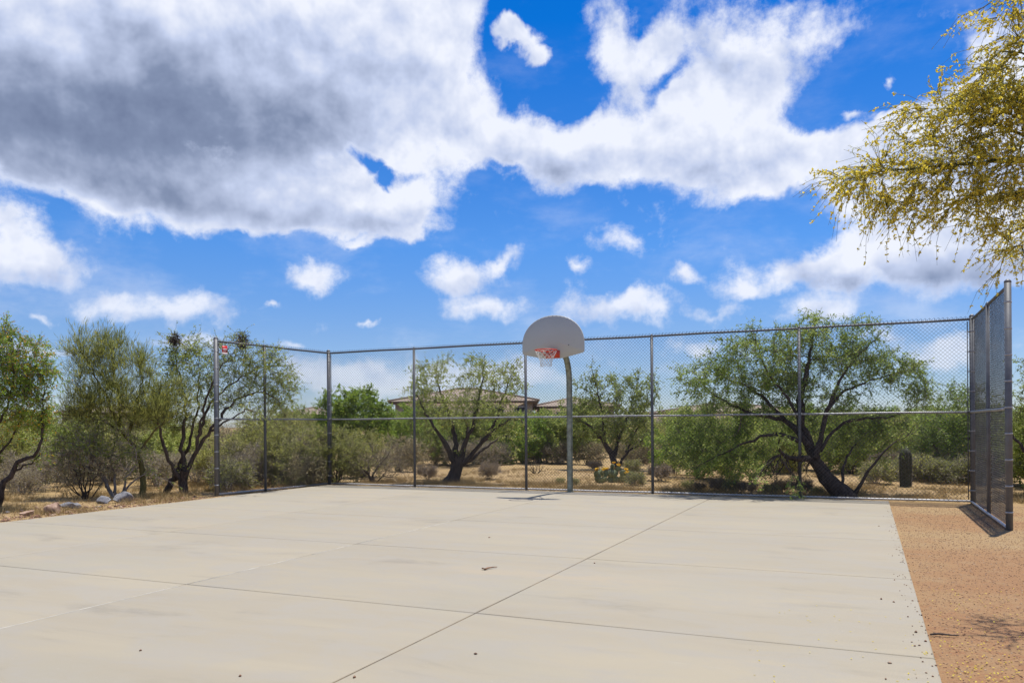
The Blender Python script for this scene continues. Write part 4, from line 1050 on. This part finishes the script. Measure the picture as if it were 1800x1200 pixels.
def add_pad(p, rz, tilt, lean, sc, depth):
    o = obj('pad', pad_me, M['pad'], pear, p); o.rotation_euler = (tilt, lean, rz); o.scale = (sc, sc, sc)
    o['label'] = 'green oval pad'
    mtx = Matrix.Translation(p) @ o.rotation_euler.to_matrix().to_4x4() @ Matrix.Scale(sc, 4)
    if depth < 2 and random.random() < .85 - .45 * depth:
        for q in range(random.choice((1, 2))):
            loc = mtx @ Vector((random.uniform(-.05, .05), 0, .20)); add_pad(loc, rz + random.uniform(-.9, .9), random.uniform(-.3, .3), lean + random.uniform(-.6, .6), sc * random.uniform(.8, 1.0), depth + 1)
    elif random.random() < .65:
        for q in range(random.choice((1, 2))):
            loc = mtx @ Vector((random.uniform(-.05, .05), 0, .215)); fo = obj('flower', fl_me, M['orange'], pear, loc); fo.rotation_euler = (random.uniform(-.3, .3), lean * .6, random.uniform(0, 6)); fo.scale = (1.25,) * 3
for k in range(17):
    add_pad(Vector((-.46 + k * .0575 + random.uniform(-.03, .03), random.uniform(-.25, .25), -.05)), random.uniform(-.8, .8), random.uniform(-.45, .45), random.uniform(-.75, .75), random.uniform(.8, 1.05), 0)

# dark ribbed cactus column
Y = 18.9; b = gpt(P(1592, 830, Y)[0], Y)
cac = thing('cactus', 'short dark columnar cactus standing in front of the far thicket', 'cactus', b)
cac.scale = (.82, .82, 1.12)
vv_ = []; nr_, ns_ = 14, 36
for i in range(nr_ + 1):
    t = i / nr_; r_ = .155 * (1 - .12 * (1 - t) ** 2) * math.sqrt(max(0.02, 1 - max(0, (t - .72) / .285) ** 2.2))
    for j in range(ns_):
        a_ = j / ns_ * 2 * math.pi; rr = r_ * (1 + .13 * math.cos(a_ * 12)); vv_.append((rr * math.cos(a_), rr * math.sin(a_), -.05 + .88 * t))
vv_.append((0, 0, .845))
f4 = [(i * ns_ + j, i * ns_ + (j + 1) % ns_, (i + 1) * ns_ + (j + 1) % ns_, (i + 1) * ns_ + j) for i in range(nr_) for j in range(ns_)]
f3 = [(nr_ * ns_ + j, nr_ * ns_ + (j + 1) % ns_, len(vv_) - 1) for j in range(ns_)]
obj('ribbed_stem', mesh_np('ribbed_stem', vv_, [np.array(f4), np.array(f3)], smooth=True), M['cactus'], cac)
n = 900; a_ = np.round(rng.random(n) * 12) / 12 * 2 * math.pi; z_ = rng.random(n) * .82
p0 = np.stack([np.cos(a_) * .17, np.sin(a_) * .17, z_], -1); v, f = prisms(p0, p0 + unit(np.stack([np.cos(a_), np.sin(a_), np.zeros(n)], -1) + rng.normal(0, .5, (n, 3))) * .035, .0015, .0008)
tag(obj('spines', mesh_np('spines', v, f), M['bark_grey'], cac), kind='stuff')

# ------------------------------------------------------------------ rocks on the left
def rock_mesh(sx_, sy_, sz_, seed):
    r_ = np.random.default_rng(seed)
    th = np.linspace(0, math.pi, 15); ph = np.linspace(0, 2 * math.pi, 25)[:-1]
    v = np.array([(math.sin(t) * math.cos(p), math.sin(t) * math.sin(p), math.cos(t)) for t in th for p in ph])
    for k in range(16):                       # flat broken faces
        nrm = unit(r_.normal(size=3)); dd_ = r_.uniform(.42, .62); s_ = v @ nrm
        v = np.where((s_ > dd_)[:, None], v - nrm * (s_ - dd_)[:, None], v)
    v = v * np.array([sx_, sy_, sz_]) + r_.normal(0, .02, v.shape) * min(sx_, sz_)
    v[:, 2] = np.maximum(v[:, 2], -sz_ * .55); n = len(ph)
    f = [(i * n + j, (i + 1) * n + j, (i + 1) * n + (j + 1) % n, i * n + (j + 1) % n) for i in range(14) for j in range(n)]
    return mesh_np('rock', v, np.array(f))
ROCKS = [(89, 903, .24, .19, .19, 'rock_tan', 'pale topped tan boulder, the biggest rock at the court edge'),
         (48, 906, .20, .14, .08, 'rock_tan', 'flat tan rock lying left of the pale topped boulder'),
         (181, 885, .26, .18, .17, 'rock_grey', 'grey wedge shaped rock with a rusty face'),
         (212, 884, .25, .18, .17, 'rock_grey', 'bluish grey rounded rock at the foot of the grey bush'),
         (228, 881, .2, .15, .11, 'rock_tan', 'reddish rock leaning on the bluish grey rock'),
         (213, 876, .10, .08, .06, 'rock_tan', 'small tan rock behind the bluish grey rock'),
         (227, 876, .11, .08, .06, 'rock_grey', 'small grey rock near the olive green trunk'),
         (242, 880, .09, .07, .04, 'rock_tan', 'little flat rock at the foot of the olive green trunk'),
         (118, 892, .24, .15, .10, 'rock_grey', 'low dark slab of rock behind the pale topped boulder'),
         (132, 894, .2, .14, .11, 'rock_grey', 'knobbly grey rock in the middle of the rock row'),
         (95, 893, .08, .07, .06, 'rock_tan', 'reddish pointed stone behind the pale topped boulder'),
         (64, 894, .07, .05, .04, 'rock_tan', 'small tan stone in the straw behind the flat tan rock'),
         (37, 899, .07, .05, .04, 'rock_tan', 'small stone at the left end of the rock row'),
         (172, 892, .11, .07, .03, 'rock_grey', 'thin blue grey stone in front of the wedge shaped rock'),
         (12, 901, .06, .05, .04, 'rock_grey', 'grey stone beside the bent black trunk'),
         (152, 893, .09, .06, .04, 'rock_tan', 'small rubble stone between the knobbly and the wedge shaped rock'),
         (204, 891, .08, .05, .03, 'rock_tan', 'small pinkish stone in front of the bluish grey rock'),
         (1724, 893, .13, .10, .07, 'rock_tan', 'brown stone at the foot of the far corner post by the gravel')]
for k, (px, py, a_, b_, c_, mm, lb) in enumerate(ROCKS):
    p = onG(px, py); o = obj('rock', rock_mesh(a_, b_, c_, 40 + k), M[mm], None, (p[0], p[1], p[2] + c_ * .4)); o.rotation_euler = (0, 0, random.uniform(-.5, .5))
    tag(o, lb, 'rock', 'rocks along the court edge' if px < 1000 else None)

# ------------------------------------------------------------------ loose small stuff
def pebbles(n, pts, s0, s1, name, mat):
    base = np.array([(1, 0, 0), (-1, 0, 0), (0, 1, 0), (0, -1, 0), (0, 0, .8), (0, 0, -.6)], float)
    sc = rng.uniform(s0, s1, (n, 1, 1)) * rng.uniform(.6, 1.2, (n, 1, 3))
    v = base[None] * sc; a_ = rng.random(n) * 6.283; c_, s_ = np.cos(a_)[:, None], np.sin(a_)[:, None]
    x = v[:, :, 0] * c_ - v[:, :, 1] * s_; y = v[:, :, 0] * s_ + v[:, :, 1] * c_; v = np.stack([x, y, v[:, :, 2]], -1) + pts[:, None, :]
    tri = np.array([(0, 2, 4), (2, 1, 4), (1, 3, 4), (3, 0, 4), (2, 0, 5), (1, 2, 5), (3, 1, 5), (0, 3, 5)])
    f = (np.arange(n)[:, None, None] * 6 + tri[None]).reshape(-1, 3)
    return tag(obj(name, mesh_np(name, v.reshape(-1, 3), f, np.repeat(rng.random(n), 6)), M[mat]), kind='stuff')
def scatter_uv(n, u0, u1, v0, v1, dz=0.0):
    u = rng.uniform(u0, u1, n); v = rng.uniform(v0, v1, n); p = ORI + u[:, None] * UU + v[:, None] * VV
    p[:, 2] = hgt(p[:, 0], p[:, 1]) + dz; return p
o = pebbles(26000, scatter_uv(26000, 13.25, 16.5, -13, 0.2), .003, .010, 'gravel', 'pebble'); tag(o, 'fine reddish gravel beside the court', 'gravel')
gu = 13.24 - np.abs(rng.normal(0, .07, 260)); gv = rng.uniform(-13, .2, 260); gq = ORI + gu[:, None] * UU + gv[:, None] * VV; gq[:, 2] = .003
o = pebbles(260, gq, .003, .009, 'spilled_grit', 'pebble'); tag(o, 'grit spilled onto the concrete along its gravel edge', 'grit')
pts = np.concatenate([scatter_uv(5000, -2.5, 0.06, -12, 0.2), scatter_uv(6000, -1, 15, .6, 9), scatter_uv(500, -.35, .06, -11, 0)])
rub = scatter_uv(170, -.75, -.12, -8.6, -3.4)
o = pebbles(len(rub), rub, .02, .06, 'rubble', 'pebble'); tag(o, 'broken rubble scattered between the rocks at the court edge', 'rubble')
o = pebbles(len(pts), pts, .006, .02, 'small_stones', 'pebble'); tag(o, 'small stones strewn on the desert soil', 'stones')
# dry grass
def blades(pts, hmin, hmax, lean, wd, per):
    n = len(pts) * per; c = np.repeat(pts, per, 0) + np.concatenate([rng.normal(0, .035, (n, 2)), np.zeros((n, 1))], 1)
    d = unit(np.concatenate([rng.normal(0, lean, (n, 2)), np.ones((n, 1))], 1)); h_ = rng.uniform(hmin, hmax, n)[:, None]
    sd_ = unit(np.cross(d, rdir(n))) * wd
    v = np.stack([c - sd_, c + sd_, c + d * h_ + np.concatenate([rng.normal(0, .02, (n, 2)), np.zeros((n, 1))], 1)], 1).reshape(-1, 3)
    return v, np.arange(n * 3).reshape(-1, 3), np.repeat(rng.random(n), 3)
def clump_uv(n, u0, u1, v0, v1, k=.5):
    p = scatter_uv(n * 3, u0, u1, v0, v1); q = np.sin(p[:, 0] * 2.1 + np.sin(p[:, 1] * 1.7)) * np.sin(p[:, 1] * 1.9 + 1.3 * np.sin(p[:, 0] * 1.1)) + rng.normal(0, .4, len(p))
    return p[np.argsort(-q)[:n]]
gp = np.concatenate([clump_uv(3000, -6, -.05, -12, 2), clump_uv(900, 0, 9, .75, 2.0), clump_uv(2600, 0, 16, .8, 9), clump_uv(700, 4, 9, .7, 1.8), scatter_uv(500, 0, 13, .62, .9), clump_uv(500, 9, 16, .8, 4)])
v, f, a_ = blades(gp, .03, .14, .7, .0035, 9)
v2, f2, a2 = blades(np.concatenate([clump_uv(1300, 1, 16, .75, 3.5), clump_uv(700, -4, -.4, -8, 1)]), .08, .24, .45, .003, 12)
v, f, a_ = np.concatenate([v, v2]), np.concatenate([f, f2 + len(v)]), np.concatenate([a_, a2])
tag(obj('dry_grass', mesh_np('dry_grass', v, f, a_), M['straw']), 'short dry straw coloured grass on the soil', 'grass', kind='stuff')
# blossom petals dropped near the tree
pu = np.concatenate([rng.normal(13.55, .25, 260), rng.uniform(13.3, 15.2, 500), rng.uniform(12.0, 13.2, 45)]); pv = np.concatenate([rng.normal(-11.3, .5, 260), rng.uniform(-12.5, -8, 500), rng.uniform(-12, -9.5, 45)])
on = (pu < 13.22)
pp = ORI + pu[:, None] * UU + pv[:, None] * VV; pp[:, 2] = np.where(on, .004, hgt(pp[:, 0], pp[:, 1]) + .012)
n = len(pp); d = rdir(n); d[:, 2] *= .3; d = unit(d); sd_ = unit(np.cross(d, np.array([0, 0, 1.0]))) * .006
v = np.stack([pp, pp + d * .009 + sd_, pp + d * .018, pp + d * .009 - sd_], 1).reshape(-1, 3)
tag(obj('fallen_petals', mesh_np('fallen_petals', v, np.arange(n * 4).reshape(-1, 4), np.repeat(rng.random(n), 4)), M['yellow']), 'yellow petals fallen beside the court edge', 'petals', kind='stuff')
# specks on the slab
pts = np.concatenate([[G(px, py, .004)] for px, py in ((422, 1187), (860, 944), (1545, 924), (1549, 1052), (1571, 1057), (1627, 1126), (1616, 1133), (1608, 1134), (1557, 1192), (836, 1148), (1564, 1164), (623, 1189), (247, 1142), (1045, 989), (1610, 1110), (1596, 1083))])
o = pebbles(len(pts), pts, .008, .016, 'slab_specks', 'pebble'); tag(o, 'few dark specks of dirt lying on the concrete', 'debris')
# twig and curled bark strip
p = G(860, 999, 0.006)
tw = thing('twig', 'short brown twig lying in the middle of the concrete court', 'twig', p, .6)
mb = MB(); mb.tube([(-.07, -.02, .004), (-.02, 0, .010), (.05, .012, .010), (.11, .02, .005)], [.010, .009, .006, .004], 7); mb.build('stick', M['wood_bit'], tw, True)
mb = MB(); mb.tube([(-.065, -.02, .006), (-.075, .02, .012), (-.06, .04, .008)], [.008, .007, .003], 6); mb.build('knot', M['wood_bit'], tw, True)
p = G(1659, 1119, -.028)
st = thing('fallen_stick', 'dark fallen stick on the red gravel next to the slab edge', 'stick', (p[0], p[1], -.02), -.15)
mb = MB(); mb.tube([(-.09, 0, .008), (-.03, .012, .012), (.04, -.006, .010), (.10, .0, .006)], [.007, .008, .006, .004], 7); mb.build('stick', M['bark_brown'], st, True)
mb = MB(); mb.tube([(-.03, .012, .012), (-.06, .035, .014)], [.004, .002], 5); mb.build('side_shoot', M['bark_brown'], st, True)

# ------------------------------------------------------------------ houses beyond the brush
def house(name, label, px0, px1, Y, eave, ridge, depth, over=.5, hip=.5, walls='stucco', windows=(), z0=-.1):
    a = P(px0, 747, Y); c = P(px1, 747, Y); wd = c[0] - a[0]
    root = thing(name, label, 'house', ((a[0] + c[0]) / 2, Y + depth / 2, z0))
    hw, hd = wd / 2 - over, depth / 2 - over; e_ = eave - z0; r_ = ridge - z0
    mb = MB(); mb.box((-hw, -hd, 0), (hw, hd, e_ - .05)); wl_ = mb.build('wall', M[walls], root)
    W, Dp = wd / 2, depth / 2; rl = max(.2, W - Dp * 2 * hip)
    mb = MB(); t = .18
    mb.add([(-W, -Dp, e_), (W, -Dp, e_), (W, Dp, e_), (-W, Dp, e_), (-rl, 0, r_), (rl, 0, r_)], [(0, 1, 5, 4), (2, 3, 4, 5)], [(1, 2, 5), (3, 0, 4)])
    rf = mb.build('roof', M['tile'], root)
    mb = MB(); mb.box((-W + .03, -Dp + .03, e_ - t), (W - .03, Dp - .03, e_ - .01)); mb.build('fascia', M['fascia'], root)
    mb = MB(); mb.tube([(-rl, 0, r_ + .02), (rl, 0, r_ + .02)], .12, 8); 
    for sx_ in (-1, 1):
        for sy_ in (-1, 1): mb.tube([(sx_ * rl, 0, r_ + .02), (sx_ * W, sy_ * Dp, e_ + .02)], .10, 6)
    mb.build('ridge_tiles', M['tile'], rf)
    for (wx, ww, wz, wh) in windows:
        mb = MB(); mb.box((wx - ww / 2 - .08, -hd - .06, wz - .08), (wx + ww / 2 + .08, -hd - .01, wz + wh + .08)); fr_ = mb.build('window', M['pale'], root)
        mb = MB(); mb.box((wx - ww / 2, -hd - .08, wz), (wx + ww / 2, -hd - .062, wz + wh)); mb.build('pane', M['shade_glass'], fr_)
    return root
house('house', 'tan stucco house with hipped tile roof behind the thick mesquite', 682, 948, 62, 3.42, 4.55, 10, windows=((2.6, 1.0, 1.9, 1.1), (4.4, .8, 1.9, 1.1), (-2, 1.2, 1.9, 1.1), (-4.2, 1.0, 1.9, 1.1)))
house('house', 'low tile roofed house wing seen either side of the hoop pole', 936, 1092, 66, 3.05, 3.82, 9, windows=((-1, 1.2, 1.6, 1.0), (2, 1.0, 1.6, 1.0)))
house('house', 'long pinkish tile roofed house behind the big mesquite', 1165, 1440, 82, 2.75, 3.62, 12, z0=-.3, windows=((-4, 1.2, 1.5, 1.0), (3, 1.2, 1.5, 1.0)))
house('house', 'tile roofed house far behind the olive trunked palo verde', 95, 235, 76, 3.0, 3.75, 10, windows=((-1, 1.2, 1.6, 1.0),))
house('house', 'low tile roofed house behind the left fence and olive bush', 490, 575, 80, 2.7, 3.5, 9, windows=((0, 1.2, 1.6, 1.0),))
a = P(-60, 770, 40); c = P(92, 770, 41)
wallr = thing('garden_wall', 'low pale garden wall far behind the flowering tree', 'wall', ((a[0] + c[0]) / 2, 40.5, -.05))
mb = MB(); hw = (c[0] - a[0]) / 2; mb.box((-hw, -.1, 0), (hw, .1, .95)); mb.build('wall', M['pale'], wallr)
mb = MB(); mb.box((-hw - .03, -.14, .952), (hw + .03, .14, 1.03)); mb.build('coping', M['pale'], wallr)
mb = MB(); mb.box((hw - .8, -.2, 0), (hw - .1, -.102, 1.28)); mb.build('pillar', M['pale'], wallr)
